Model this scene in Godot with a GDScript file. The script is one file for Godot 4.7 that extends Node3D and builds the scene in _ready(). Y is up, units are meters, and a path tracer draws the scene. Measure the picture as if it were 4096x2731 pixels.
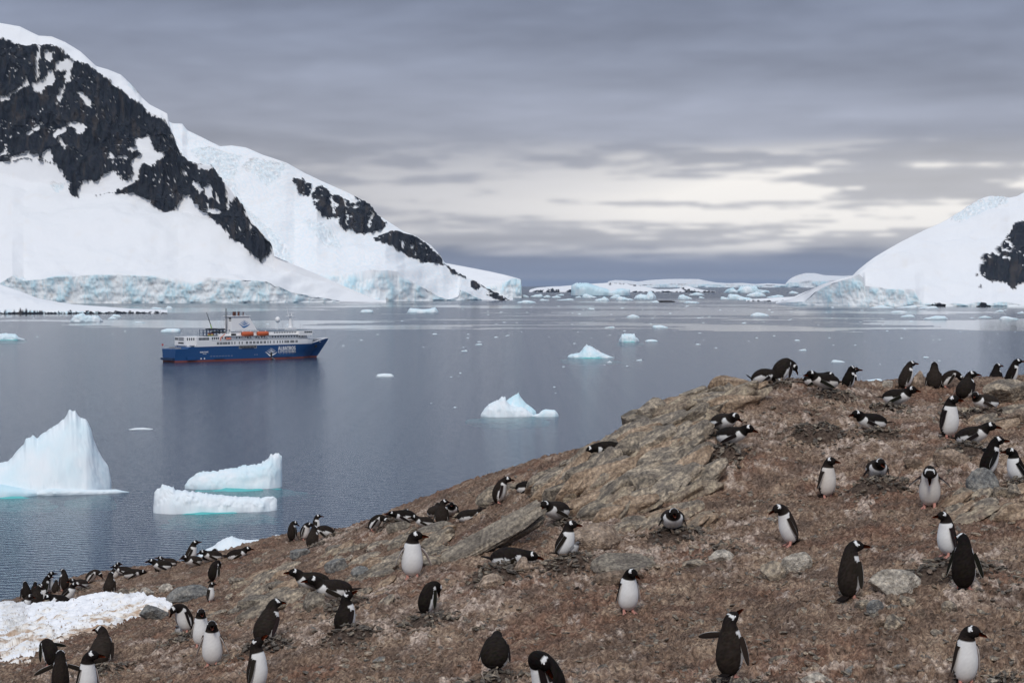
extends Node3D
# An Antarctic bay: a penguin colony on a stony slope, a cruise ship, icebergs and glaciered mountains under a grey sky.
# Distances are metres, y is up, the camera stands 57 m above the sea and looks along -z.

const FOCAL := 7000.0        # focal length in pixels of a 4096 x 2731 frame
const EYE := 57.0
var view := Basis.from_euler(Vector3(-atan(223.5 / FOCAL), 0, 0))
var rng := RandomNumberGenerator.new()
var used := {}

func _ready():
	rng.seed = 20240
	make_camera()
	make_sky()
	make_sun()
	make_materials()
	make_sea()
	make_mountains()
	make_slope()
	make_icebergs()
	make_ship()
	make_rocks()
	make_nests()
	make_penguins()

func make_camera():
	var c := Camera3D.new()
	c.name = "camera"
	c.fov = rad_to_deg(2.0 * atan(1365.5 / FOCAL))
	c.near = 0.5
	c.far = 500000.0
	c.position = Vector3(0, EYE, 0)
	c.basis = view
	c.current = true
	add_child(c)

# ---------------------------------------------------------------- sky and sun
var cloud_a := FastNoiseLite.new()
var cloud_b := FastNoiseLite.new()

func sky_color(az: float, el: float) -> Color:
	# az in degrees to the right of the view, el in degrees above the horizon
	var a := deg_to_rad(az)
	var e := maxf(el, 0.0)
	var stretch := 1.0 / (0.55 + 0.06 * e)
	var q := Vector3(sin(a), 0.0, cos(a))
	var n1 := cloud_a.get_noise_3d(q.x * 190.0, e * 46.0 * stretch, q.z * 190.0)
	var n2 := cloud_b.get_noise_3d(q.x * 1000.0 + 60.0 * n1, e * 170.0 * stretch + 40.0 + 30.0 * n1, q.z * 1000.0)
	var n3 := cloud_a.get_noise_3d(q.x * 60.0 + 300.0, e * 14.0 * stretch, q.z * 60.0)
	var n4 := cloud_b.get_noise_3d(q.x * 2600.0 + 80.0 * n1, e * 420.0 * stretch + 60.0 * n2, q.z * 2600.0)
	n2 += 0.35 * n4
	var n := n1 * 0.72 + n2 * 0.36 + n3 * 0.5
	# the even grey layer, slate at the top of the view, paler and warmer lower down
	var low := exp(-pow(e / 7.0, 1.7))
	var c := Color(0.205, 0.252, 0.37).lerp(Color(0.46, 0.465, 0.505), low)
	c = c * (1.0 + 0.36 * n)
	# thinner cloud low down, letting the light through in streaks, most of all toward the brightest part of the sky
	var side := exp(-pow((az - 14.0) / 12.0, 2.0)) * 1.15 + 0.2
	var band := smoothstep(1.0, 1.7, e + 0.4 * n3 + 0.3 * n1) * (1.0 - smoothstep(2.6, 5.2, e + 1.0 * n3 + 0.6 * n1))
	var streak := smoothstep(-0.16, 0.30, n1 * 0.9 + n2 * 0.75 + 0.2 * n3)
	var thin := clampf(band * (0.22 + 1.0 * streak) * side, 0.0, 1.0)
	c = c.lerp(Color(1.02, 0.985, 0.94), thin)
	# a dark bank just above the sea, paler again at the horizon
	var bank := smoothstep(0.20, 0.5, e + 0.12 * n1) * (1.0 - smoothstep(0.95, 1.30, e + 0.30 * n1 + 0.22 * n2 + 0.12 * n3))
	c = c.lerp(Color(0.215, 0.245, 0.325) * (1.0 + 0.4 * n1), bank * 0.92)
	# an overcast sky is brightest overhead
	var up := smoothstep(9.0, 80.0, e)
	c = c * (1.0 + 2.5 * up)
	return Color(c.r * (1.0 + 0.16 * up), c.g * (1.0 + 0.02 * up), c.b * (1.0 - 0.26 * up))

func make_sky():
	cloud_a.seed = 11
	cloud_a.noise_type = FastNoiseLite.TYPE_SIMPLEX_SMOOTH
	cloud_a.frequency = 0.012
	cloud_a.fractal_octaves = 4
	cloud_a.fractal_gain = 0.5
	cloud_b.seed = 5
	cloud_b.noise_type = FastNoiseLite.TYPE_SIMPLEX_SMOOTH
	cloud_b.frequency = 0.012
	cloud_b.fractal_octaves = 3
	const W := 4096
	const H := 2048
	var scale_up := 1.7
	var whole := Image.create(512, 512, false, Image.FORMAT_RGBAH)
	for y in 512:
		for x in 512:
			var el := 90.0 - (y + 0.5) / 512.0 * 180.0
			var az := wrapf((x + 0.5) / 512.0 * 360.0, -180.0, 180.0)
			whole.set_pixel(x, y, sky_color(az, el) * (1.0 / scale_up) if el > -1.0 else Color(0.2, 0.22, 0.27))
	whole.resize(W, H, Image.INTERPOLATE_BILINEAR)
	# the same sky in finer grain where it is seen from near the horizon
	var x1 := int(W * 30.0 / 360.0)
	for y in range(int(H * (90.0 - 16.0) / 180.0), H / 2 + 2):
		for x in range(-x1, x1):
			var el := 90.0 - (y + 0.5) / H * 180.0
			var az := (x + 0.5) / W * 360.0
			whole.set_pixel(posmod(x, W), y, sky_color(az, el) * (1.0 / scale_up))
	var m := PanoramaSkyMaterial.new()
	m.panorama = ImageTexture.create_from_image(whole)
	m.energy_multiplier = scale_up
	var sky := Sky.new()
	sky.sky_material = m
	var e := Environment.new()
	e.background_mode = Environment.BG_SKY
	e.sky = sky
	e.tonemap_mode = Environment.TONE_MAPPER_LINEAR
	e.tonemap_exposure = 1.0
	e.sdfgi_enabled = true
	e.ssao_enabled = true
	e.ssil_enabled = true
	e.fog_enabled = FOG > 0.0
	e.fog_density = FOG
	e.fog_light_color = Color(0.80, 0.88, 1.0)
	var w := WorldEnvironment.new()
	w.name = "world"
	w.environment = e
	add_child(w)

const FOG := 0.000007

func make_sun():
	var s := DirectionalLight3D.new()
	s.name = "sun"
	s.light_energy = 0.5
	s.light_color = Color(1.0, 0.97, 0.93)
	s.light_angular_distance = 14.0
	s.shadow_enabled = true
	add_child(s)
	# high behind, a little to the left
	s.look_at_from_position(Vector3(-9, 50, 56), Vector3.ZERO)

# ---------------------------------------------------------------- helpers
func ray(px: float, py: float) -> Vector3:
	var r := view * Vector3((px - 2048.0) / FOCAL, (1365.5 - py) / FOCAL, -1.0)
	return r / -r.z

func at(px: float, py: float, d: float) -> Vector3:
	return Vector3(0, EYE, 0) + ray(px, py) * d

func sea_at(px: float, py: float) -> Vector3:
	var r := ray(px, py)
	return Vector3(0, EYE, 0) + r * (EYE / -r.y)

func numbered(called: String) -> String:
	var n: int = used.get(called, 0)
	used[called] = n + 1
	return called if n == 0 else "%s_%03d" % [called, n]

func tag(o: Node, label := "", category := "", group := "", kind := ""):
	if label: o.set_meta("label", label)
	if category: o.set_meta("category", category)
	if group: o.set_meta("group", group)
	if kind: o.set_meta("kind", kind)
	return o

func base(called: String, where := Vector3.ZERO, turn := 0.0) -> Node3D:
	var o := Node3D.new()
	o.name = numbered(called)
	add_child(o)
	o.position = where
	o.rotation.y = turn
	return o

func part(called: String, mesh: Mesh, material: Material, parent: Node) -> MeshInstance3D:
	var o := MeshInstance3D.new()
	o.name = numbered(called) if parent == self else called
	o.mesh = mesh
	o.material_override = material
	parent.add_child(o, true)
	return o

func arrays_mesh(v: PackedVector3Array, idx: PackedInt32Array, n = null, c = null) -> ArrayMesh:
	var a := []
	a.resize(Mesh.ARRAY_MAX)
	a[Mesh.ARRAY_VERTEX] = v
	if n != null: a[Mesh.ARRAY_NORMAL] = n
	if c != null: a[Mesh.ARRAY_COLOR] = c
	a[Mesh.ARRAY_INDEX] = idx
	var m := ArrayMesh.new()
	m.add_surface_from_arrays(Mesh.PRIMITIVE_TRIANGLES, a)
	return m

func grid_normals(v: PackedVector3Array, rows: int, cols: int, flip := 1.0) -> PackedVector3Array:
	var n := PackedVector3Array()
	n.resize(v.size())
	for r in rows:
		var ra := maxi(r - 1, 0) * cols
		var rb := mini(r + 1, rows - 1) * cols
		for c in cols:
			var du := v[r * cols + mini(c + 1, cols - 1)] - v[r * cols + maxi(c - 1, 0)]
			var dv := v[rb + c] - v[ra + c]
			n[r * cols + c] = du.cross(dv).normalized() * flip
	return n

func grid_index(rows: int, cols: int) -> PackedInt32Array:
	var idx := PackedInt32Array()
	idx.resize((rows - 1) * (cols - 1) * 6)
	var k := 0
	for r in rows - 1:
		for c in cols - 1:
			var i := r * cols + c
			idx[k] = i; idx[k + 1] = i + cols; idx[k + 2] = i + 1
			idx[k + 3] = i + 1; idx[k + 4] = i + cols; idx[k + 5] = i + cols + 1
			k += 6
	return idx

func noise(sd: int, freq: float, oct := 3, kind := FastNoiseLite.TYPE_SIMPLEX_SMOOTH, fractal := FastNoiseLite.FRACTAL_FBM) -> FastNoiseLite:
	var n := FastNoiseLite.new()
	n.seed = sd
	n.frequency = freq
	n.noise_type = kind
	n.fractal_octaves = oct
	n.fractal_type = fractal
	return n

func along(line: Array, x: float) -> float:
	if x <= line[0][0]: return line[0][1]
	for i in range(1, line.size()):
		if x <= line[i][0]:
			var t: float = (x - line[i - 1][0]) / maxf(line[i][0] - line[i - 1][0], 0.001)
			return lerpf(line[i - 1][1], line[i][1], t)
	return line[-1][1]

func noise_map(sd: int, freq: float, size: int, ramp: Array, normal := false, bump := 4.0, oct := 5, kind := FastNoiseLite.TYPE_SIMPLEX_SMOOTH, fractal := FastNoiseLite.FRACTAL_FBM) -> NoiseTexture2D:
	var t := NoiseTexture2D.new()
	t.width = size
	t.height = size
	t.seamless = true
	t.generate_mipmaps = false
	var n := noise(sd, freq, oct, kind, fractal)
	t.noise = n
	t.as_normal_map = normal
	t.bump_strength = bump
	if ramp:
		var g := Gradient.new()
		var off := PackedFloat32Array()
		var col := PackedColorArray()
		for r in ramp:
			off.append(r[0])
			col.append(Color(r[1], r[2], r[3]).linear_to_srgb())
		g.offsets = off
		g.colors = col
		t.color_ramp = g
	return t

func plain(c: Color, rough := 0.7, metal := 0.0) -> StandardMaterial3D:
	var m := StandardMaterial3D.new()
	m.albedo_color = c.linear_to_srgb()
	m.roughness = rough
	m.metallic = metal
	return m

func coloured(rough := 0.8, spec := 0.4) -> StandardMaterial3D:
	var m := StandardMaterial3D.new()
	m.vertex_color_use_as_albedo = true
	m.roughness = rough
	m.metallic_specular = spec
	return m

func triplanar(m: StandardMaterial3D, scale: float, world := true):
	m.uv1_triplanar = true
	m.uv1_world_triplanar = world
	m.uv1_scale = Vector3.ONE * scale
	return m

var mat := {}
func make_materials():
	var g := coloured(0.95, 0.25)
	g.albedo_texture = noise_map(3, 0.020, 1024, [[0.0, 0.16, 0.13, 0.11], [0.34, 0.36, 0.31, 0.28], [0.5, 0.58, 0.52, 0.47], [0.62, 0.76, 0.70, 0.64], [0.70, 1.0, 0.94, 0.84], [1.0, 1.0, 0.97, 0.88]])
	g.heightmap_enabled = true
	g.heightmap_texture = noise_map(4, 0.03, 1024, [], false, 1.0, 6)
	g.heightmap_scale = 7.0
	mat.ground = triplanar(g, 0.6)
	var s := coloured(0.9, 0.3)
	s.albedo_texture = noise_map(8, 0.012, 1024, [[0.0, 0.30, 0.28, 0.26], [0.4, 0.52, 0.5, 0.48], [0.55, 0.74, 0.71, 0.66], [0.66, 1.0, 0.94, 0.84], [1.0, 1.0, 0.98, 0.92]])
	s.heightmap_enabled = true
	s.heightmap_texture = noise_map(9, 0.02, 1024, [], false, 1.0, 6, FastNoiseLite.TYPE_SIMPLEX_SMOOTH, FastNoiseLite.FRACTAL_RIDGED)
	s.heightmap_scale = 3.2
	mat.rock = triplanar(s, 1.15)
	var snow := coloured(0.75, 0.3)
	mat.snow = snow
	mat.mountain = coloured(0.85, 0.2)
	mat.ice = coloured(0.55, 0.4)
	mat.feather = coloured(0.75, 0.16)
	mat.glossy = coloured(0.45, 0.4)

# ---------------------------------------------------------------- sea
var slick := FastNoiseLite.new()
func calm(x: float, d: float) -> float:
	# smooth, unruffled water lies in long patches far out on the bay
	var far := smoothstep(1500.0, 2600.0, d)
	var v := slick.get_noise_2d(x * 0.55, d * 0.42) + 0.28 * slick.get_noise_2d(x * 2.0 + 900.0, d * 3.0)
	return v + lerpf(-0.7, 0.0, far) - 0.25 * smoothstep(6500.0, 9000.0, d)

func wave_map() -> ImageTexture:
	# wind ripples: many small waves, each fitting the tile a whole number of times so that it repeats without a seam
	const N := 512
	var r := RandomNumberGenerator.new()
	r.seed = 77
	var h := PackedFloat32Array()
	h.resize(N * N)
	for w in 44:
		var len := pow(r.randf(), 1.6) * 60.0 + 6.0      # waves per tile
		var dir := r.randfn(1.25, 0.5)
		var kx := int(round(len * cos(dir)))
		var ky := int(round(len * sin(dir)))
		if kx == 0 and ky == 0: ky = 5
		var amp := 1.0 / pow(maxf(sqrt(kx * kx + ky * ky), 3.0), 0.9)
		var ph := r.randf() * TAU
		var sx := PackedFloat32Array(); var cx := PackedFloat32Array()
		for i in N:
			var a := TAU * kx * i / N + ph
			sx.append(sin(a) * amp); cx.append(cos(a) * amp)
		for j in N:
			var b := TAU * ky * j / N
			var sb := sin(b); var cb := cos(b)
			var row := j * N
			for i in N:
				h[row + i] += sx[i] * cb + cx[i] * sb
	var im := Image.create(N, N, false, Image.FORMAT_RGB8)
	var k := 0.75
	for j in N:
		for i in N:
			var dx := (h[j * N + (i + 1) % N] - h[j * N + (i + N - 1) % N]) * k
			var dy := (h[((j + 1) % N) * N + i] - h[((j + N - 1) % N) * N + i]) * k
			var n := Vector3(-dx, dy, 1.0).normalized()
			im.set_pixel(i, j, Color(n.x * 0.5 + 0.5, n.y * 0.5 + 0.5, n.z * 0.5 + 0.5))
	return ImageTexture.create_from_image(im)

func make_sea():
	slick.seed = 21
	slick.frequency = 0.0016
	slick.fractal_octaves = 3
	var waves := wave_map()
	var rough_water := StandardMaterial3D.new()
	rough_water.albedo_color = Color(0.010, 0.050, 0.110, 0.62).linear_to_srgb()
	rough_water.transparency = BaseMaterial3D.TRANSPARENCY_ALPHA
	rough_water.roughness = 0.12
	rough_water.metallic_specular = 0.41
	rough_water.normal_enabled = true
	rough_water.normal_texture = waves
	rough_water.normal_scale = 1.0
	triplanar(rough_water, 1.0 / 42.0)
	rough_water.uv1_scale = Vector3(1.0 / 22.0, 1.0 / 22.0, 1.0 / 22.0)
	var still_water: StandardMaterial3D = rough_water.duplicate()
	still_water.normal_scale = 0.10
	var wind_water: StandardMaterial3D = rough_water.duplicate()
	wind_water.normal_scale = 2.0
	wind_water.metallic_specular = 0.26
	still_water.roughness = 0.06
	# rows by distance, columns by bearing; cells far out are as fine as the patches need
	var dist := PackedFloat32Array()
	var d := 20.0
	while d < 1400.0:
		dist.append(d)
		d *= 1.12
	while d < 9000.0:
		dist.append(d)
		d *= 1.0 + 0.0000024 * d if d > 1000.0 else 1.02
	while d < 420000.0:
		dist.append(d)
		d *= 1.25
	var cols := 420
	var rows := dist.size()
	var v := PackedVector3Array()
	var up := PackedVector3Array()
	for r in rows:
		for c in cols:
			var t := (c / float(cols - 1) - 0.5) * 1.7
			v.append(Vector3(t * dist[r], 0.0, -dist[r]))
			up.append(Vector3.UP)
	var ia := PackedInt32Array()
	var ib := PackedInt32Array()
	var ic := PackedInt32Array()
	for r in rows - 1:
		var dm := (dist[r] + dist[r + 1]) * 0.5
		for c in cols - 1:
			var i := r * cols + c
			var quad := PackedInt32Array([i, i + cols, i + 1, i + 1, i + cols, i + cols + 1])
			if dm > 1400.0 and dm < 7600.0 and calm((v[i].x + v[i + 1].x) * 0.5, dm) > 0.08:
				ib.append_array(quad)
			elif dm > 7600.0:
				ic.append_array(quad)
			else:
				ia.append_array(quad)
	var sea := base("sea")
	tag(sea, "", "", "", "structure")
	part("rippled_water", arrays_mesh(v, ia, up), rough_water, sea)
	part("open_water", arrays_mesh(v, ic, up), wind_water, sea)
	part("calm_water", arrays_mesh(v, ib, up), still_water, sea)
	# the dark deep below
	var bed := PlaneMesh.new()
	bed.size = Vector2(900000, 900000)
	var o := part("sea_bed", bed, plain(Color(0.012, 0.03, 0.045), 1.0), self)
	o.position = Vector3(0, -40, 0)
	tag(o, "", "", "", "structure")

# ---------------------------------------------------------------- mountains
func zoomed(pts: Array, ox: float, oy: float, s: float) -> Array:
	var out := []
	for p in pts:
		out.append([ox + p[0] / s, oy + p[1] / s])
	return out

func outline(pts: Array) -> PackedVector2Array:
	var out := PackedVector2Array()
	for p in pts:
		out.append(Vector2(p[0], p[1]))
	return out

var warp_a := noise(41, 0.02, 4)
var warp_b := noise(42, 0.02, 4)
var speck := noise(43, 0.03, 4)
var relief := noise(44, 0.012, 5, FastNoiseLite.TYPE_SIMPLEX_SMOOTH, FastNoiseLite.FRACTAL_RIDGED)
var cliff_a := noise(48, 0.010, 3)
var cliff_b := noise(49, 0.045, 2, FastNoiseLite.TYPE_SIMPLEX_SMOOTH, FastNoiseLite.FRACTAL_RIDGED)
var drift := noise(45, 0.004, 4)
var crack := noise(46, 0.035, 3, FastNoiseLite.TYPE_CELLULAR, FastNoiseLite.FRACTAL_NONE)
var seam := noise(47, 0.02, 4, FastNoiseLite.TYPE_SIMPLEX_SMOOTH, FastNoiseLite.FRACTAL_RIDGED)

func inside(polys: Array, p: Vector2) -> bool:
	for q in polys:
		if Geometry2D.is_point_in_polygon(p, q):
			return true
	return false

# A mountainside from the shore up to its crest and down behind. lines: bearing and height of its shoreline, cliff top,
# breaks of slope and crest, seen from the colony; runs: metres back for each metre up between them.
func mountainside(called: String, x0: float, x1: float, step: float, lines: Array, runs: Array, counts: Array, rock: Array, patches: Array, blue: Array, opt := {}):
	var cols := int((x1 - x0) / step) + 1
	var rows := 0
	for n in counts: rows += n
	rows += 1
	var v := PackedVector3Array()
	var col := PackedColorArray()
	v.resize((rows + 6) * cols)
	col.resize((rows + 6) * cols)
	var speckle: float = opt.get("speckle", 0.36)
	var icefall: float = opt.get("icefall", 0.0)
	var fade: float = opt.get("relief", 1.0)
	var pys := []
	var dds := []
	for c in cols:
		var px := x0 + c * step
		var py := []
		var dd := []
		for k in lines.size():
			var y := along(lines[k], px)
			if k == 0:
				py.append(y)
				dd.append(EYE * FOCAL / (y - 1142.0))
			else:
				y = minf(y, py[k - 1] - 0.6)
				var h0: float = EYE + (1142.0 - py[k - 1]) / FOCAL * dd[k - 1]
				var d: float = dd[k - 1]
				for it in 3:
					var h := EYE + (1142.0 - y) / FOCAL * d
					d = dd[k - 1] + maxf(h - h0, 0.0) * runs[k - 1]
				py.append(y)
				dd.append(d)
		pys.append(py)
		dds.append(dd)
	for c in cols:
		var px := x0 + c * step
		var py: Array = pys[c]
		var dd := []
		for k in lines.size():
			var sum := 0.0
			var reach := mini(mini([3, 5, 30, 24, 12][k], c), cols - 1 - c)
			for q in range(c - reach, c + reach + 1):
				sum += dds[q][k]
			dd.append(sum / (2 * reach + 1))
		var r := 0
		for k in range(1, lines.size()):
			var n: int = counts[k - 1]
			for j in range(0 if k == 1 else 1, n + 1):
				var t := float(j) / n
				var y := lerpf(py[k - 1], py[k], t)
				var d := lerpf(dd[k - 1], dd[k], t)
				var p := at(px, y, d)
				var mpp := d / FOCAL
				var w := Vector2(px + 9.0 * warp_a.get_noise_2d(px * 2.6, y * 2.6), y + 9.0 * warp_b.get_noise_2d(px * 2.6, y * 2.6))
				var is_rock := inside(rock, w) and not inside(patches, w)
				if is_rock:
					var s := speck.get_noise_2d(px * 1.5 + 0.5 * y, y * 2.6) + 0.35 * speck.get_noise_2d(px * 3.0 + 99.0, y * 4.0) + 0.55 * drift.get_noise_2d(px * 1.6 + 700.0, y * 1.6)
					if s > speckle: is_rock = false
				var cliff: bool = k == 1 and py[0] - py[1] > 5.0
				var edge: float = minf(1.0, (py[0] - y) / 6.0)
				# soft folds of the slope
				var roll := drift.get_noise_2d(px * 1.3, y * 2.4) * 9.0 + 44.0 * drift.get_noise_2d(px * 0.35 + 0.2 * y, y * 0.9)
				if not cliff: p.y += roll * mpp * fade * clampf((py[0] - y) / 40.0, 0.0, 1.0) * clampf((y - py[-1]) / 40.0, 0.05, 1.0)
				var colour: Color
				if is_rock:
					var g := 0.5 + 0.5 * relief.get_noise_2d(px * 1.6, y * 0.7)
					var grain := speck.get_noise_2d(px * 7.0, y * 4.0)
					colour = Color(0.017, 0.023, 0.034).lerp(Color(0.058, 0.060, 0.066), clampf(0.6 * g + 0.35 * grain - 0.15, 0.0, 1.0))
					colour = colour.lerp(Color(0.095, 0.078, 0.066), clampf(1.4 * warp_b.get_noise_2d(px * 1.2 + 900.0, y * 0.35) - 0.25, 0.0, 0.4))
					p += Vector3(0.35 * relief.get_noise_2d(px * 2.0 + 500.0, y * 0.8), 0, 1.0) * (relief.get_noise_2d(px * 1.2, y * 0.4) * 34.0 + relief.get_noise_2d(px * 3.4, y * 1.2) * 9.0) * mpp * fade
				elif cliff:
					# broad faces broken by upright fractures, with a few ledges
					var sm := cliff_a.get_noise_2d(px * 1.4, y * 1.1)
					var fr := cliff_b.get_noise_2d(px + 12.0 * sm, y * 0.16)
					var le := cliff_a.get_noise_2d(px * 0.8 + 400.0, y * 3.4)
					p += Vector3(0, 0, 1) * (sm * 15.0 + fr * 3.0 + le * 2.5) * edge * mpp * fade
					colour = Color(0.80, 0.845, 0.87).lerp(Color(0.50, 0.73, 0.82), clampf(0.12 + 1.0 * sm + 0.8 * maxf(fr - 0.15, 0.0) + 0.5 * drift.get_noise_2d(px * 2.0, y * 2.0), 0.0, 0.85))
					var dust := warp_b.get_noise_2d(px * 1.1 + 70.0, y * 2.0)
					if dust > 0.3: colour = colour.lerp(Color(0.70, 0.66, 0.62), clampf((dust - 0.3) * 3.0, 0.0, 0.5))
				else:
					colour = Color(0.83, 0.845, 0.87)
					if inside(blue, w):
						var f := crack.get_noise_2d(px * 1.2 + 30.0 * warp_b.get_noise_2d(px, y), y * 2.0 + 10.0)
						var g := seam.get_noise_2d(px * 1.8 + 40.0, y * 2.6)
						p += Vector3(0, 0.5, 1) * (f * 8.0 + g * 9.0) * mpp * fade
						colour = colour.lerp(Color(0.58, 0.76, 0.85), clampf(0.9 * g + 0.05, 0.0, 0.42))
					elif icefall > 0.0:
						var g := seam.get_noise_2d(px * 1.6, y * 2.8)
						if g > 0.30: colour = colour.lerp(Color(0.62, 0.79, 0.88), clampf((g - 0.36) * 1.8 * icefall, 0.0, 0.4))
						p.z += g * 3.0 * mpp * icefall
					var stain := drift.get_noise_2d(px * 3.0 + 300.0, y * 5.0)
					if stain > 0.30: colour = colour.lerp(Color(0.81, 0.80, 0.79), clampf((stain - 0.30) * 2.0, 0.0, 0.45))
				if j == 0 and k == 1:
					p.y = -3.0
				v[r * cols + c] = p
				col[r * cols + c] = colour
				r += 1
		# the far side
		var last := v[(rows - 1) * cols + c]
		for q in 6:
			var t := (q + 1) / 6.0
			v[(rows + q) * cols + c] = Vector3(last.x * (1.0 + 0.25 * t), lerpf(last.y, -5.0, t * t), last.z * (1.0 + 0.25 * t))
			col[(rows + q) * cols + c] = Color(0.83, 0.845, 0.87)
	rows += 6
	var m := arrays_mesh(v, grid_index(rows, cols), grid_normals(v, rows, cols, 1.0), col)
	var o := part(called, m, mat.mountain, self)
	tag(o, "", "", "", "structure")
	return o

func make_mountains():
	var za := func(p): return zoomed(p, 0.0, 50.0, 1.3064)
	var zb := func(p): return zoomed(p, 900.0, 500.0, 1.809)
	var zr := func(p): return zoomed(p, 3000.0, 700.0, 2.146)
	# ---- the great dark massif
	var crest: Array = za.call([[-500, 40], [0, 55], [100, 72], [200, 120], [270, 125], [340, 155], [420, 205], [500, 280], [560, 297], [630, 325], [690, 380], [728, 425], [735, 440], [780, 480], [830, 505], [874, 528], [885, 590], [905, 640], [935, 720], [985, 775], [1030, 788], [1105, 798], [1140, 845], [1205, 925], [1280, 1020], [1310, 1090], [1350, 1130], [1390, 1180], [1420, 1212], [1428, 1262]])
	crest.append_array([[1095, 1050], [1140, 1069], [1230, 1102], [1370, 1154], [1510, 1202], [1560, 1207]])
	var rock_top: Array = za.call([[-500, 110], [0, 128], [115, 152], [180, 160], [215, 190], [290, 200], [385, 262], [480, 292], [545, 345], [600, 400], [650, 440], [690, 468], [770, 510], [840, 535], [885, 600], [905, 650], [935, 740], [985, 790], [1105, 805], [1140, 850], [1210, 935], [1280, 1030], [1310, 1100], [1420, 1230], [1428, 1270]])
	rock_top.append_array([[1510, 1203]])
	# where the snow apron meets the steep face
	var rock_foot: Array = za.call([[-500, 850], [0, 865], [200, 880], [400, 920], [600, 950], [800, 990], [950, 1030], [1095, 1095], [1200, 1185], [1340, 1275]])
	rock_foot.append_array([[1230, 1106], [1510, 1204]])
	var ice_top: Array = za.call([[-500, 1400], [0, 1412], [60, 1376], [120, 1402], [200, 1395], [290, 1380], [380, 1378], [500, 1370], [620, 1372], [780, 1378], [870, 1395], [930, 1420], [1010, 1425], [1100, 1400], [1200, 1405], [1290, 1400], [1340, 1400]])
	ice_top.append_array(zb.call([[200, 1118], [300, 1138], [400, 1173], [480, 1212], [560, 1225], [650, 1240], [740, 1256], [830, 1276], [1100, 1283]]))
	var shore := [[-400, 1213], [1100, 1212], [1510, 1209], [1560, 1209]]
	var rock_a := [
		outline(za.call([[-500, 110], [0, 128], [40, 135], [115, 152], [180, 160], [215, 190], [240, 188], [290, 200], [330, 212], [365, 245], [385, 262], [430, 275], [480, 292], [520, 318], [545, 345], [580, 365], [600, 400], [625, 410], [650, 440], [690, 468], [740, 485], [770, 510], [800, 530], [840, 535], [872, 565], [885, 600], [905, 640], [930, 700], [945, 745], [985, 780], [1030, 790], [1110, 800], [1140, 845], [1160, 880], [1205, 935], [1245, 970], [1280, 1030], [1285, 1060], [1310, 1100], [1350, 1135], [1390, 1185], [1420, 1215], [1415, 1240], [1390, 1260], [1362, 1283], [1310, 1250], [1260, 1218], [1200, 1180], [1150, 1140], [1095, 1085], [1080, 1040], [1040, 1010], [1010, 975], [985, 945], [962, 935], [955, 945], [930, 985], [900, 1020], [885, 1032], [850, 1028], [815, 1005], [780, 975], [745, 955], [715, 945], [700, 935], [660, 938], [600, 941], [560, 943], [470, 945], [400, 942], [385, 940], [352, 905], [368, 868], [330, 840], [290, 800], [215, 800], [120, 795], [50, 808], [0, 800], [-500, 795]]))]
	var snow_a := []
	for q in [
		[[402, 940], [412, 895], [430, 865], [520, 850], [540, 836], [600, 832], [622, 850], [655, 868], [685, 860], [695, 835], [682, 800], [700, 780], [740, 765], [735, 745], [675, 745], [665, 735], [705, 720], [715, 645], [735, 665], [760, 650], [765, 618], [780, 640], [790, 690], [815, 735], [850, 740], [860, 765], [810, 800], [805, 815], [745, 812], [725, 830], [720, 870], [690, 885], [650, 905], [615, 915], [598, 938], [470, 945]],
		[[45, 800], [50, 785], [110, 745], [150, 730], [160, 760], [200, 765], [205, 790], [185, 800], [150, 790], [100, 788], [60, 805]],
		[[222, 797], [225, 755], [262, 738], [278, 797]],
		[[185, 170], [205, 185], [210, 230], [198, 270], [202, 330], [185, 350], [190, 300], [185, 270], [200, 220]],
		[[230, 235], [250, 215], [268, 240], [265, 268], [235, 262]],
		[[165, 360], [235, 340], [250, 310], [270, 290], [280, 320], [290, 345], [275, 370], [240, 370], [225, 390], [200, 400], [175, 395]],
		[[285, 300], [290, 275], [345, 250], [385, 265], [390, 295], [370, 290], [365, 330], [372, 355], [340, 362], [335, 330], [350, 298], [320, 300]],
		[[335, 370], [330, 400], [320, 440], [300, 447], [293, 425], [320, 390]],
		[[0, 445], [60, 420], [110, 380], [135, 338], [158, 365], [140, 375], [115, 380], [85, 415], [40, 450], [0, 470]],
		[[360, 565], [400, 570], [440, 575], [450, 600], [430, 630], [400, 635], [385, 605], [350, 600]],
		[[270, 645], [300, 615], [345, 598], [350, 620], [310, 645], [285, 680]],
		[[145, 662], [140, 640], [200, 570], [215, 560], [212, 600], [180, 615], [160, 645]],
		[[300, 690], [315, 660], [330, 700], [350, 705], [335, 730]],
		[[0, 720], [35, 690], [30, 740], [0, 770]],
		[[568, 760], [592, 765], [590, 787], [570, 785]],
		[[610, 775], [650, 765], [670, 780], [650, 792], [620, 787]],
		[[400, 415], [420, 412], [470, 465], [485, 505], [450, 475]],
		[[1030, 800], [1090, 785], [1112, 815], [1080, 832], [1045, 818], [1040, 845]],
		[[1065, 912], [1100, 908], [1112, 950], [1088, 962], [1070, 942]],
		[[1055, 1010], [1085, 1005], [1080, 975], [1100, 1000], [1130, 1000], [1158, 1030], [1140, 1052], [1100, 1040]],
		[[1000, 868], [1030, 885], [1062, 930], [1040, 942], [1010, 902]],
		[[1180, 905], [1200, 920], [1228, 962], [1200, 962], [1188, 1020]],
		[[1293, 1105], [1328, 1130], [1300, 1148]], [[945, 815], [975, 830], [970, 845]], [[1125, 930], [1150, 965], [1130, 965]]]:
		snow_a.append(outline(za.call(q)))
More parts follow.
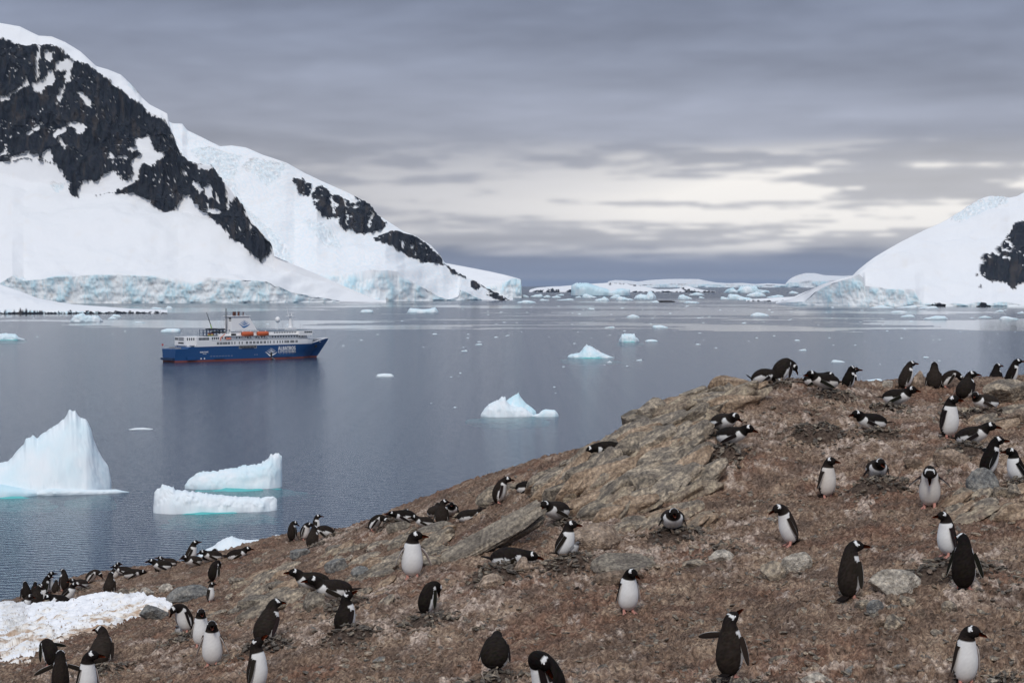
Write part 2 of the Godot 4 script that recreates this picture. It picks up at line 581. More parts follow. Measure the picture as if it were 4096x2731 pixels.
	var blue_a := [outline(za.call([[660, 340], [690, 345], [730, 430], [700, 425], [670, 390]])), outline(za.call([[60, 1360], [130, 1360], [130, 1420], [60, 1420]])), outline(za.call([[265, 870], [335, 880], [330, 900], [295, 930], [262, 895]]))]
	mountainside("mountain", -300, 1545, 4.0, [shore, ice_top, rock_foot, rock_top, crest], [0.12, 2.1, 0.55, 1.6], [34, 80, 140, 14], rock_a, snow_a, blue_a, {"speckle": 0.66})
	# ---- the glacier and crags behind it
	var crest_b: Array = [[560, 520], [660, 478], [690, 492], [728, 494], [748, 520], [800, 545], [880, 585], [925, 581]]
	crest_b.append_array(zb.call([[150, 162], [270, 215], [440, 270], [580, 350], [730, 420], [870, 480], [960, 525], [1050, 575], [1090, 640], [1180, 700], [1290, 770], [1380, 805], [1490, 870], [1560, 945], [1585, 990], [1640, 1030], [1740, 1098], [1820, 1128], [1890, 1180], [1975, 1218], [2045, 1256], [2100, 1262]]))
	var mid_b: Array = zb.call([[-600, 800], [0, 700], [300, 780], [500, 790], [660, 640], [880, 770], [1010, 802], [1160, 790], [1300, 940], [1430, 1008], [1580, 1022], [1740, 1104], [1975, 1222], [2050, 1259]])
	var ice_b: Array = zb.call([[-600, 1120], [590, 1092], [640, 1095], [740, 1105], [800, 1100], [900, 1110], [1010, 1120], [1090, 1095], [1240, 1100], [1300, 1130], [1400, 1160], [1480, 1200], [1540, 1240], [1620, 1262], [1690, 1240], [1700, 1195], [1740, 1205], [1800, 1240], [1860, 1262], [2050, 1266]])
	var shore_b := [[500, 1206], [1500, 1205], [1800, 1203], [2060, 1201]]
	var rock_b := []
	for q in [
		[[485, 412], [550, 403], [600, 425], [625, 440], [615, 480], [600, 518], [560, 505], [525, 480], [515, 455]],
		[[625, 510], [650, 470], [690, 440], [740, 465], [770, 505], [830, 515], [870, 545], [905, 560], [945, 570], [960, 552], [1000, 560], [1050, 578], [1088, 640], [1120, 680], [1160, 715], [1150, 765], [1060, 790], [1010, 802], [960, 790], [895, 755], [870, 772], [825, 740], [830, 690], [780, 680], [715, 672], [665, 630], [645, 570]],
		[[1065, 845], [1110, 830], [1150, 810], [1210, 800], [1290, 800], [1370, 806], [1440, 850], [1520, 920], [1570, 965], [1582, 1020], [1540, 1020], [1470, 1015], [1430, 1010], [1350, 970], [1260, 930], [1200, 905], [1140, 885], [1090, 870]],
		[[1580, 1010], [1620, 1025], [1680, 1062], [1738, 1100], [1700, 1088], [1640, 1065]],
		[[1772, 1160], [1790, 1122], [1820, 1130], [1840, 1160], [1842, 1200], [1800, 1190]],
		[[1850, 1150], [1920, 1195], [1975, 1218], [1960, 1228], [1900, 1198]],
		[[1895, 1228], [1960, 1225], [2060, 1262], [2000, 1268], [1920, 1245]],
		[[920, 498], [960, 520], [1050, 570], [1050, 582], [985, 560]]]:
		rock_b.append(outline(zb.call(q)))
	var snow_b := []
	for q in [[[790, 555], [820, 570], [815, 600], [790, 590]], [[858, 540], [905, 600], [870, 598]], [[1060, 655], [1078, 668], [1042, 762], [1030, 770]], [[935, 575], [972, 608], [915, 602]], [[758, 515], [776, 525], [797, 640], [785, 650]], [[635, 545], [690, 540], [660, 560]], [[1268, 890], [1305, 878], [1280, 908]], [[1338, 873], [1362, 878], [1350, 908]], [[1370, 915], [1388, 922], [1378, 970]], [[1210, 800], [1225, 800], [1220, 830]], [[870, 610], [882, 620], [888, 740], [880, 745]]]:
		snow_b.append(outline(zb.call(q)))
	var blue_b := [outline(zb.call([[0, 230], [120, 240], [60, 420], [240, 700], [330, 780], [440, 880], [500, 980], [440, 980], [300, 860], [180, 690], [120, 560], [-80, 440], [-260, 190], [-120, 160]])), outline(zb.call([[560, 680], [700, 700], [800, 800], [850, 900], [760, 880], [700, 820]])), outline(zb.call([[200, 260], [440, 280], [400, 380], [300, 420], [120, 330]]))]
	mountainside("glacier", 560, 2055, 4.0, [shore_b, ice_b, mid_b, crest_b], [0.15, 2.2, 1.1], [26, 60, 110], rock_b, snow_b, blue_b, {"icefall": 1.0, "speckle": 0.6})
	# ---- snowfield ending in an ice cliff
	var crest_c: Array = zb.call([[1450, 1010], [1605, 1000], [1720, 1020], [1920, 1060], [2030, 1085], [2080, 1098], [2120, 1110], [2142, 1118], [2146, 1150], [2152, 1244]])
	var ice_c: Array = zb.call([[1450, 1200], [1880, 1185], [1990, 1178], [2030, 1150], [2075, 1108], [2120, 1114], [2142, 1122], [2152, 1246]])
	mountainside("snowfield", 1700, 2088, 3.0, [[[1700, 1191], [2090, 1191]], ice_c, crest_c], [0.15, 3.0], [24, 26], [], [], [])
	# ---- low snow spit in front of the massif
	var crest_s: Array = za.call([[-500, 1350], [0, 1420], [100, 1455], [200, 1495], [300, 1515], [380, 1528]])
	crest_s.append_array([[420, 1230], [520, 1240], [640, 1247], [670, 1249]])
	var low_s := [[-300, 1246], [150, 1247], [300, 1247], [400, 1247], [620, 1250], [670, 1251]]
	var spit_rock := [outline([[-300, 1260], [-300, 1250], [100, 1246], [380, 1248], [560, 1246], [680, 1250], [680, 1260]])]
	mountainside("snow_spit", -300, 668, 4.0, [[[-300, 1256], [668, 1253]], low_s, crest_s], [2.0, 5.0], [6, 22], spit_rock, [], [], {"speckle": 0.3})
	# ---- the white mountain across the channel
	var crest_r: Array = [[3105, 1213]]
	crest_r.append_array(zr.call([[330, 1080], [400, 1043], [520, 985], [640, 932], [760, 898], [880, 868], [930, 818], [1000, 760], [1070, 708], [1180, 640], [1290, 578], [1400, 522], [1500, 472], [1620, 420], [1700, 378], [1790, 320], [1870, 268], [1940, 225], [1990, 198], [2050, 180], [2100, 174], [2160, 180], [2230, 194], [2300, 180], [2352, 150], [2600, 60], [3000, -40]]))
	var ice_r: Array = [[3105, 1214]]
	ice_r.append_array(zr.call([[330, 1092], [470, 1085], [560, 1015], [650, 965], [720, 935], [800, 912], [880, 898], [940, 902], [975, 925], [985, 945], [960, 985], [985, 1000], [1060, 985], [1120, 978], [1200, 980], [1290, 985], [1370, 1020], [1420, 1035], [1460, 1080], [1500, 1110], [1700, 1108], [1760, 1098], [1850, 1110], [1960, 1090], [2000, 1092], [2060, 1110], [2130, 1088], [2220, 1090], [2352, 1118], [3000, 1120]]))
	var mid_r: Array = [[3105, 1213.5]]
	mid_r.append_array(zr.call([[400, 1048], [880, 880], [1060, 880], [1400, 800], [1900, 700], [2352, 640], [3000, 600]]))
	var shore_r := [[3100, 1216], [3180, 1220], [3400, 1224], [3700, 1226], [4500, 1229]]
	var rock_r := []
	for q in [
		[[3000, 300], [2500, 330], [2352, 380], [2310, 395], [2270, 430], [2250, 480], [2200, 510], [2190, 560], [2160, 590], [2140, 625], [2085, 652], [2120, 662], [2150, 680], [2140, 700], [2080, 690], [2010, 700], [1985, 725], [2015, 740], [1970, 775], [1962, 790], [1990, 845], [2030, 870], [2090, 885], [2150, 885], [2210, 905], [2250, 940], [2275, 958], [2290, 950], [2265, 915], [2352, 905], [2600, 920], [3000, 930]],
		[[1930, 840], [1945, 825], [1950, 850]], [[1962, 930], [1990, 915], [1998, 935]], [[1560, 1134], [1575, 1108], [1600, 1100], [1625, 1090], [1650, 1095], [1658, 1134]], [[1955, 1135], [1970, 1100], [2000, 1092], [2040, 1105], [2056, 1135]]]:
		rock_r.append(outline(zr.call(q)))
	var snow_r := []
	for q in [[[2150, 600], [2180, 640], [2250, 650], [2230, 665], [2160, 650]], [[2195, 560], [2230, 580], [2260, 640], [2220, 610]], [[2170, 700], [2230, 720], [2225, 745], [2160, 715]], [[2300, 660], [2320, 680], [2310, 690]], [[2040, 715], [2085, 715], [2060, 725]], [[2260, 550], [2290, 550], [2270, 558]]]:
		snow_r.append(outline(zr.call(q)))
	var blue_r := [outline(zr.call([[1720, 375], [1800, 310], [1950, 225], [2000, 205], [2110, 176], [2230, 196], [2200, 240], [2090, 262], [1980, 340], [1900, 350], [1800, 385]]))]
	mountainside("snow_mountain", 3105, 4500, 4.0, [shore_r, ice_r, mid_r, crest_r], [0.3, 2.6, 1.7], [36, 50, 60], rock_r, snow_r, blue_r, {"speckle": 0.7})
	# ---- its long low foot
	mountainside("snow_point", 2985, 3330, 3.0, [[[2985, 1205], [3330, 1207]], [[2985, 1204], [3060, 1203], [3330, 1204]], zr.call([[-20, 1082], [60, 1070], [200, 1055], [380, 1045], [420, 1025], [480, 1000], [600, 960], [700, 950]])], [1.5, 6.0], [5, 20], [outline([[2980, 1206], [2980, 1203], [3330, 1202], [3330, 1208]])], [], [])
	# ---- islands and peaks far down the channel
	var z4 := func(p): return zoomed(p, 2000.0, 900.0, 1.96)
	mountainside("snow_island", 2117, 2865, 2.5, [[[2117, 1168], [2865, 1169]], z4.call([[228, 524], [330, 522], [540, 522], [1000, 522], [1200, 522], [1350, 522], [1700, 523]]), z4.call([[228, 515], [240, 505], [290, 492], [400, 482], [470, 480], [560, 472], [700, 460], [860, 450], [1000, 458], [1100, 475], [1180, 490], [1240, 503], [1340, 503], [1400, 498], [1440, 482], [1480, 478], [1520, 492], [1600, 510], [1690, 522]])], [0.6, 5.0], [8, 26],
		[outline(z4.call([[260, 526], [290, 512], [335, 506], [340, 526]])), outline(z4.call([[355, 526], [360, 508], [420, 498], [465, 505], [460, 526]])), outline(z4.call([[520, 526], [535, 506], [556, 505], [556, 526]])), outline(z4.call([[840, 449], [870, 448], [1000, 456], [1105, 474], [1100, 478], [1000, 461], [880, 455]])), outline(z4.call([[1000, 530], [1000, 521], [1700, 521], [1700, 530]])), outline(z4.call([[1420, 500], [1440, 490], [1480, 505], [1540, 520], [1500, 520]]))], [], [], {"speckle": 0.5})
	mountainside("far_range", 2420, 3200, 3.0, [[[2420, 1149.2], [3200, 1149.2]], [[2420, 1146.5], [2560, 1140], [2640, 1137], [2720, 1138], [2860, 1137], [2960, 1139], [3060, 1140], [3200, 1142]], z4.call([[820, 480], [850, 440], [900, 430], [980, 432], [1080, 442], [1180, 430], [1300, 424], [1420, 422], [1560, 424], [1640, 440], [1700, 450], [1800, 455], [1900, 452], [2000, 462], [2100, 456], [2352, 470]])], [0.8, 2.0], [6, 12], [], [], [], {"icefall": 0.6})
	mountainside("far_island", 3138, 3560, 3.0, [[[3138, 1150], [3560, 1150]], zr.call([[298, 945], [340, 920], [430, 928], [600, 918], [700, 915], [1200, 930]]), zr.call([[298, 944], [330, 905], [360, 880], [420, 855], [480, 840], [560, 842], [640, 860], [800, 868], [900, 862], [1200, 900]])], [0.4, 1.6], [8, 20], [], [], [], {"icefall": 0.5})

# ---------------------------------------------------------------- the stony slope in front
# The skyline of the slope and spots on it: bearing, height and distance (metres), fitted with one smooth surface.
const SKYLINE := [[-900, 2560, 56], [-400, 2470, 57], [0, 2424, 56], [70, 2396, 58], [140, 2378, 60], [235, 2349, 61], [350, 2331, 61], [450, 2306, 60], [545, 2288, 59], [620, 2273, 58], [720, 2252, 57], [900, 2236, 55], [965, 2217, 54], [1030, 2176, 53], [1065, 2160, 53], [1150, 2151, 53], [1250, 2137, 52], [1380, 2121, 51], [1450, 2119, 50], [1560, 2102, 49], [1700, 2060, 48], [1800, 2050, 47], [1870, 2032, 46], [1950, 2002, 45], [2030, 1966, 44], [2110, 1958, 43], [2190, 1930, 42], [2270, 1892, 40.5], [2350, 1812, 38.5], [2450, 1768, 37], [2520, 1722, 36], [2600, 1660, 35.5], [2700, 1612, 35], [2800, 1584, 35], [2910, 1558, 35], [3040, 1537, 35.5], [3170, 1532, 36], [3330, 1546, 37], [3450, 1547, 38], [3600, 1545, 39], [3750, 1546, 39.5], [3900, 1535, 40], [4096, 1540, 40], [4500, 1530, 41], [5200, 1520, 42]]
const SPOTS := [[3850, 2740, 18], [2925, 2745, 18.5], [3395, 2400, 20.3], [3880, 2370, 20], [3160, 2185, 25.5], [2510, 2450, 23.5], [3300, 1990, 28], [3720, 2030, 25.5], [3795, 1752, 29], [3940, 1915, 27], [3530, 1720, 31], [3270, 1690, 31.5], [2900, 1795, 30.5], [2470, 1826, 31.5], [2690, 2137, 26], [2250, 2080, 29], [2000, 2268, 25.5], [1700, 2470, 23.5], [1650, 2312, 26], [1370, 2522, 24], [845, 2662, 24], [300, 2740, 24], [1060, 2572, 25], [2255, 2238, 25.7], [1975, 2700, 20], [850, 2324, 43], [840, 2404, 37], [740, 2520, 28.5], [430, 2374, 54], [250, 2400, 50], [60, 2444, 48], [380, 2500, 36], [0, 2560, 34], [0, 2731, 25], [1300, 2350, 30], [1500, 2230, 35], [1800, 2150, 34], [1250, 2190, 48], [2000, 2090, 34], [3500, 1910, 28], [4096, 2400, 20], [4096, 2731, 17.5], [4096, 1940, 26], [4096, 1640, 34], [5000, 2400, 19], [5000, 1900, 26], [-800, 2800, 28], [-800, 2640, 40], [2048, 3100, 14.5], [600, 3100, 17.5], [3600, 3100, 14], [4600, 3100, 14], [3560, 1620, 34.5], [3340, 1580, 34], [3855, 1594, 35.5]]

var fit_x := PackedFloat32Array()
var fit_z := PackedFloat32Array()
var fit_w := PackedFloat64Array()
const GX := 66
const GZ := 96
var ground_grid := PackedFloat32Array()
var rough_a := noise(61, 0.55, 3)
var rough_d := noise(67, 1.3, 2, FastNoiseLite.TYPE_SIMPLEX_SMOOTH, FastNoiseLite.FRACTAL_RIDGED)
var rough_b := noise(62, 2.6, 4)
var rough_c := noise(63, 7.0, 3, FastNoiseLite.TYPE_SIMPLEX_SMOOTH, FastNoiseLite.FRACTAL_RIDGED)
var patch_a := noise(64, 0.35, 4)
var patch_b := noise(65, 1.1, 4)
var fleck := noise(66, 5.0, 4)

func fit_surface():
	var pts := []
	for s in SKYLINE:
		var p := at(s[0], s[1], s[2])
		pts.append([p, 0.0005])
		for back in [[3.0, 1.1], [8.0, 4.8], [16.0, 12.0]]:
			var q: Vector3 = p + Vector3(p.x, 0, p.z).normalized() * back[0]
			q.y -= back[1]
			pts.append([q, 0.02])
	for s in SPOTS:
		pts.append([at(s[0], s[1], s[2]), 0.6])
	var n := pts.size()
	var m := n + 3
	var a := []
	for i in m:
		var row := PackedFloat64Array()
		row.resize(m + 1)
		a.append(row)
	for i in n:
		var pi: Vector3 = pts[i][0]
		fit_x.append(pi.x)
		fit_z.append(pi.z)
		for j in n:
			var pj: Vector3 = pts[j][0]
			var r2 := (pi.x - pj.x) * (pi.x - pj.x) + (pi.z - pj.z) * (pi.z - pj.z)
			a[i][j] = 0.5 * r2 * log(r2 + 0.0001) if i != j else pts[i][1] * 8.0
		a[i][n] = 1.0; a[i][n + 1] = pi.x; a[i][n + 2] = pi.z
		a[n][i] = 1.0; a[n + 1][i] = pi.x; a[n + 2][i] = pi.z
		a[i][m] = pi.y
	for c in m:
		var best := c
		for r in range(c + 1, m):
			if absf(a[r][c]) > absf(a[best][c]): best = r
		var sw = a[c]; a[c] = a[best]; a[best] = sw
		var pc: PackedFloat64Array = a[c]
		for r in range(c + 1, m):
			var pr: PackedFloat64Array = a[r]
			var f := pr[c] / pc[c]
			if f == 0.0: continue
			for k in range(c, m + 1):
				pr[k] -= f * pc[k]
			a[r] = pr
	fit_w.resize(m)
	for c in range(m - 1, -1, -1):
		var v: float = a[c][m]
		for k in range(c + 1, m):
			v -= a[c][k] * fit_w[k]
		fit_w[c] = v / a[c][c]
	# the fitted surface on a one-metre grid, x -33 .. 32, z -6 .. -101
	ground_grid.resize(GX * GZ)
	for j in GZ:
		for i in GX:
			var x := i - 33.0
			var z := -6.0 - j
			var y := fit_w[n] + fit_w[n + 1] * x + fit_w[n + 2] * z
			for k in n:
				var dx := x - fit_x[k]
				var dz := z - fit_z[k]
				var r2 := dx * dx + dz * dz
				y += fit_w[k] * 0.5 * r2 * log(r2 + 0.0001)
			ground_grid[j * GX + i] = y

func cubic(a: float, b: float, c: float, d: float, t: float) -> float:
	return b + 0.5 * t * (c - a + t * (2.0 * a - 5.0 * b + 4.0 * c - d + t * (3.0 * (b - c) + d - a)))

func smooth_ground(x: float, z: float) -> float:
	var u := clampf(x + 33.0, 1.0, GX - 2.001)
	var w := clampf(-6.0 - z, 1.0, GZ - 2.001)
	var i := int(u); var j := int(w)
	var t := u - i; var s := w - j
	var r := [0.0, 0.0, 0.0, 0.0]
	for q in 4:
		var o := (j - 1 + q) * GX + i
		r[q] = cubic(ground_grid[o - 1], ground_grid[o], ground_grid[o + 1], ground_grid[o + 2], t)
	return cubic(r[0], r[1], r[2], r[3], s)

func skyline_distance(tanx: float) -> float:
	var px := 2048.0 + tanx * FOCAL
	for i in range(1, SKYLINE.size()):
		if px <= SKYLINE[i][0]:
			return lerpf(SKYLINE[i - 1][2], SKYLINE[i][2], clampf((px - SKYLINE[i - 1][0]) / (SKYLINE[i][0] - SKYLINE[i - 1][0]), 0, 1))
	return SKYLINE[-1][2]

func ground(x: float, z: float) -> float:
	var y := smooth_ground(x, z)
	y += 0.085 * rough_a.get_noise_2d(x, z) + 0.045 * rough_d.get_noise_2d(x, z) + 0.030 * rough_b.get_noise_2d(x, z)
	return y

func ground_hit(px: float, py: float) -> Vector3:
	# where a sight line first meets the slope
	var r := ray(px, py)
	var d := 11.0
	while d < 75.0:
		if EYE + r.y * d < ground(r.x * d, r.z * d):
			break
		d += 0.12
	if d >= 75.0:
		d = skyline_distance(r.x)
	else:
		for it in 10:
			d += (0.06 if EYE + r.y * d > ground(r.x * d, r.z * d) else -0.06) * pow(0.6, it)
	return Vector3(r.x * d, ground(r.x * d, r.z * d), r.z * d)

const SNOW_EDGE := [[-700, 2520], [0, 2432], [45, 2420], [70, 2436], [100, 2440], [130, 2426], [170, 2424], [220, 2422], [290, 2420], [330, 2408], [380, 2388], [420, 2384], [440, 2394], [460, 2390], [490, 2404], [520, 2400], [560, 2408], [610, 2400], [660, 2412], [700, 2418]]
const SNOW_NEAR := [[-700, 2800], [0, 2722], [60, 2704], [130, 2668], [180, 2622], [260, 2584], [320, 2562], [400, 2545], [450, 2525], [480, 2505], [520, 2490], [560, 2475], [620, 2464], [680, 2450], [700, 2434]]
# white squirts reaching out from every nest, on a 12 cm grid
var guano := PackedFloat32Array()
func droppings(x: float, z: float) -> float:
	var i := int((x + 33.0) / 0.12)
	var j := int((-6.0 - z) / 0.12)
	if i < 0 or j < 0 or i >= 550 or j >= 800: return 0.0
	return guano[j * 550 + i]

func lay_droppings():
	guano.resize(550 * 800)
	var ring := noise(90, 1.0, 2)
	for n in NESTS:
		var p := ground_hit(n[0], n[1])
		var rad: float = n[2] * 0.5 * -p.z / FOCAL
		for j in range(-20, 21):
			for i in range(-20, 21):
				var x := i * 0.12
				var z := j * 0.12
				var q := sqrt(x * x + z * z)
				var a := atan2(z, x)
				var s := ring.get_noise_2d(cos(a) * 3.2 + n[0], sin(a) * 3.2) - 0.12
				var w := smoothstep(0.6 * rad, rad, q) * (1.0 - smoothstep(rad * 1.1, rad + 1.3, q)) * clampf(s * 3.4, 0.0, 1.0)
				var gi := int((p.x + x + 33.0) / 0.12)
				var gj := int((-6.0 - p.z - z) / 0.12)
				if gi >= 0 and gj >= 0 and gi < 550 and gj < 800: guano[gj * 550 + gi] = maxf(guano[gj * 550 + gi], w)

func make_slope():
	fit_surface()
	lay_droppings()
	var dist := PackedFloat32Array()
	var d := 9.0
	while d < 66.0:
		dist.append(d)
		d *= 1.0036
	for k in 14:
		dist.append(66.0 + 5.0 * (k + 1))
	var cols := 860
	var rows := dist.size()
	var v := PackedVector3Array()
	var col := PackedColorArray()
	v.resize(rows * cols)
	col.resize(rows * cols)
	for c in cols:
		var t := (c / float(cols - 1) - 0.5) * 0.84
		var ridge := skyline_distance(t)
		var fall := 0.0
		for r in rows:
			d = dist[r]
			var x := t * d
			var z := -d
			var y: float
			if d < ridge + 14.0:
				y = smooth_ground(x, z)
				fall = y
				var fine := rough_b.get_noise_2d(x, z)
				var rid := rough_c.get_noise_2d(x, z)
				y += 0.085 * rough_a.get_noise_2d(x, z) + 0.045 * rough_d.get_noise_2d(x, z) + 0.032 * fine + 0.055 * rid + 0.03 * fleck.get_noise_2d(x, z)
			else:
				y = maxf(fall - (d - ridge - 14.0) * 0.95, -2.0)
			v[r * cols + c] = Vector3(x, y, z)
			col[r * cols + c] = soil(x, z)
	var o := part("ground", arrays_mesh(v, grid_index(rows, cols), grid_normals(v, rows, cols, 1.0), col), mat.ground, self)
	tag(o, "", "", "", "structure")
	make_snow_patch()

func soil(x: float, z: float) -> Color:
	var a := patch_a.get_noise_2d(x, z)
	var b := patch_b.get_noise_2d(x, z)
	var f := fleck.get_noise_2d(x, z)
	var c := Color(0.32, 0.25, 0.20)
	c = c.lerp(Color(0.30, 0.195, 0.15), clampf(0.1 + 2.0 * a, 0.0, 0.85))
	c = c.lerp(Color(0.50, 0.42, 0.34), clampf(1.9 * b - 0.12, 0.0, 0.9))
	c = c.lerp(Color(0.19, 0.155, 0.135), clampf(-2.2 * b - 0.15, 0.0, 0.8))
	if f > 0.45: c = c.lerp(Color(0.55, 0.47, 0.37), clampf((f - 0.45) * 4.0, 0.0, 0.6))
	elif f < -0.40: c = c.lerp(Color(0.09, 0.07, 0.06), 0.6)
	# streaks of white droppings
	var g := patch_b.get_noise_2d(x * 2.2 + 50.0, z * 0.9)
	if g > 0.36 and f > -0.1: c = c.lerp(Color(0.80, 0.76, 0.72), clampf((g - 0.36) * 5.0, 0.0, 0.8) * clampf(0.5 + 2.0 * f, 0.0, 1.0))
	var w := droppings(x, z)
	if w > 0.0: c = c.lerp(Color(0.74, 0.68, 0.63), clampf(w * (0.9 + 1.8 * f + 0.5 * b), 0.0, 0.9))
	return Color(c.r * 1.26, c.g * 1.20, c.b * 1.18)

func make_snow_patch():
	# old, trodden snow: lumps on a sheet that thins out toward its near edge, stained where birds have walked
	var cols := 420
	var rows := 300
	var lump := noise(71, 1.7, 4)
	var lump2 := noise(72, 5.0, 3, FastNoiseLite.TYPE_CELLULAR, FastNoiseLite.FRACTAL_NONE)
	var stain := noise(73, 0.9, 4)
	var speckle := noise(74, 6.0, 2)
	var edge := noise(75, 2.2, 3)
	var v := PackedVector3Array()
	var col := PackedColorArray()
	var near_p := []
	var far_p := []
	for c in cols:
		var px := lerpf(-700, 700, c / float(cols - 1))
		var pn := ground_hit(px, along(SNOW_NEAR, px))
		var pf := ground_hit(px, along(SNOW_EDGE, px) + 6.0)
		near_p.append(pn)
		far_p.append(pf)
	for line in [near_p, far_p]:
		var was: Array = line.duplicate()
		for c in cols:
			var sum := 0.0
			var reach := mini(mini(14, c), cols - 1 - c)
			for q in range(c - reach, c + reach + 1):
				sum += was[q].z
			var z := sum / (2 * reach + 1)
			line[c] = Vector3(was[c].x / was[c].z * z, 0, z)
	for r in rows:
		for c in cols:
			var t := r / float(rows - 1)
			var pn: Vector3 = near_p[c]
			var pf: Vector3 = far_p[c]
			var p := pn.lerp(pf, t)
			var ex := minf(c, cols - 1 - c) / 26.0
			var e := 0.22 * edge.get_noise_2d(p.x, p.z)
			var s := minf(minf(t * 3.2 + e, (1.0 - t) * 9.0), ex)
			var body := sqrt(clampf(s, 0.0, 1.0))
			var l := lump.get_noise_2d(p.x, p.z)
			var y := ground(p.x, p.z) - 0.12 + (0.26 + 0.16 * t) * body + (0.10 * l + 0.06 * lump2.get_noise_2d(p.x, p.z)) * body
			v.append(Vector3(p.x, y, p.z))
			var k := stain.get_noise_2d(p.x, p.z) + 1.0 * (0.56 - t) + 0.35 * speckle.get_noise_2d(p.x, p.z)
			var q := Color(0.88, 0.89, 0.91)
			q = q.lerp(Color(0.84, 0.77, 0.66), clampf(k * 1.4 - 0.05, 0.0, 0.8))
			q = q.lerp(Color(0.42, 0.27, 0.17), clampf((k - 0.42) * 2.4, 0.0, 0.9))
			if speckle.get_noise_2d(p.x * 1.7 + 9.0, p.z * 1.7) > 0.42 + 0.25 * t: q = Color(0.30, 0.22, 0.17)
			col.append(q)
	var o := part("snow_patch", arrays_mesh(v, grid_index(rows, cols), grid_normals(v, rows, cols, 1.0), col), mat.snow, self)
	tag(o, "lumpy old snow patch with tan stains beside the penguin slope", "snow patch")

# ---------------------------------------------------------------- rocks
var ico_v := {}
var ico_i := {}
func icosphere(sub: int):
	if ico_v.has(sub): return
	var t := (1.0 + sqrt(5.0)) / 2.0
	var v: Array = [Vector3(-1, t, 0), Vector3(1, t, 0), Vector3(-1, -t, 0), Vector3(1, -t, 0), Vector3(0, -1, t), Vector3(0, 1, t), Vector3(0, -1, -t), Vector3(0, 1, -t), Vector3(t, 0, -1), Vector3(t, 0, 1), Vector3(-t, 0, -1), Vector3(-t, 0, 1)]
	for i in v.size(): v[i] = v[i].normalized()
	var f: Array = [0, 11, 5, 0, 5, 1, 0, 1, 7, 0, 7, 10, 0, 10, 11, 1, 5, 9, 5, 11, 4, 11, 10, 2, 10, 7, 6, 7, 1, 8, 3, 9, 4, 3, 4, 2, 3, 2, 6, 3, 6, 8, 3, 8, 9, 4, 9, 5, 2, 4, 11, 6, 2, 10, 8, 6, 7, 9, 8, 1]
	for s in sub:
		var mid := {}
		var g := []
		for k in range(0, f.size(), 3):
			var m := []
			for e in 3:
				var a: int = f[k + e]
				var b: int = f[k + (e + 1) % 3]
				var key := mini(a, b) * 100000 + maxi(a, b)
				if not mid.has(key):
					mid[key] = v.size()
					v.append((v[a] + v[b]).normalized())
				m.append(mid[key])
			g.append_array([f[k], m[0], m[2], f[k + 1], m[1], m[0], f[k + 2], m[2], m[1], m[0], m[1], m[2]])
		f = g
	ico_v[sub] = v
	ico_i[sub] = f

# A broken piece of rock: a ball cut back by random planes, then roughened. Extent about one unit each way.
func chunk(sd: int, sub: int, planes: int, size: Vector3, rough: float, tint: Color, pale: Color, flatness := 0.0) -> ArrayMesh:
	icosphere(sub)
	var r := RandomNumberGenerator.new()
	r.seed = sd
	var cut := []
	for k in planes:
		var n := Vector3(r.randfn(), r.randfn(), r.randfn()).normalized()
		cut.append([n, r.randf_range(0.55, 0.86)])
	for k in 2:
		if flatness > 0.0:
			cut.append([Vector3(r.randfn(0, 0.12), 1.0 if k == 0 else -1.0, r.randfn(0, 0.12)).normalized(), flatness])
	var nz := noise(sd, 1.6, 4, FastNoiseLite.TYPE_SIMPLEX_SMOOTH, FastNoiseLite.FRACTAL_RIDGED)
	var nc := noise(sd + 5, 1.3, 3)
	var v := PackedVector3Array()
	var c := PackedColorArray()
	var vs := []
	for d in ico_v[sub]:
		var q: float = 1.0
		for p in cut:
			var x: float = d.dot(p[0])
			if x > 0.05: q = minf(q, p[1] / x)
		q *= 1.0 + rough * nz.get_noise_3dv(d * 1.2)
		vs.append(d * q * size)
	var f: Array = ico_i[sub]
	for k in range(0, f.size(), 3):
		var mid: Vector3 = (vs[f[k]] + vs[f[k + 1]] + vs[f[k + 2]]) / 3.0
		var w := nc.get_noise_3dv(mid)
		var tone := tint.lerp(pale, clampf(0.35 + 1.3 * w, 0.0, 1.0)) * r.randf_range(0.96, 1.24)
		for e in [0, 2, 1]:
			v.append(vs[f[k + e]])
			c.append(tone)
	var idx := PackedInt32Array(range(v.size()))
	return arrays_mesh(v, idx, null, c)

const GREY := Color(0.26, 0.235, 0.21)
const BLUE_GREY := Color(0.24, 0.255, 0.27)
const BROWN := Color(0.30, 0.235, 0.19)
const PALE := Color(0.60, 0.52, 0.42)
const PINK := Color(0.46, 0.36, 0.30)
const DARK := Color(0.135, 0.125, 0.118)

var slab_shapes := []
var boulder_shapes := []
var flake_shapes := []

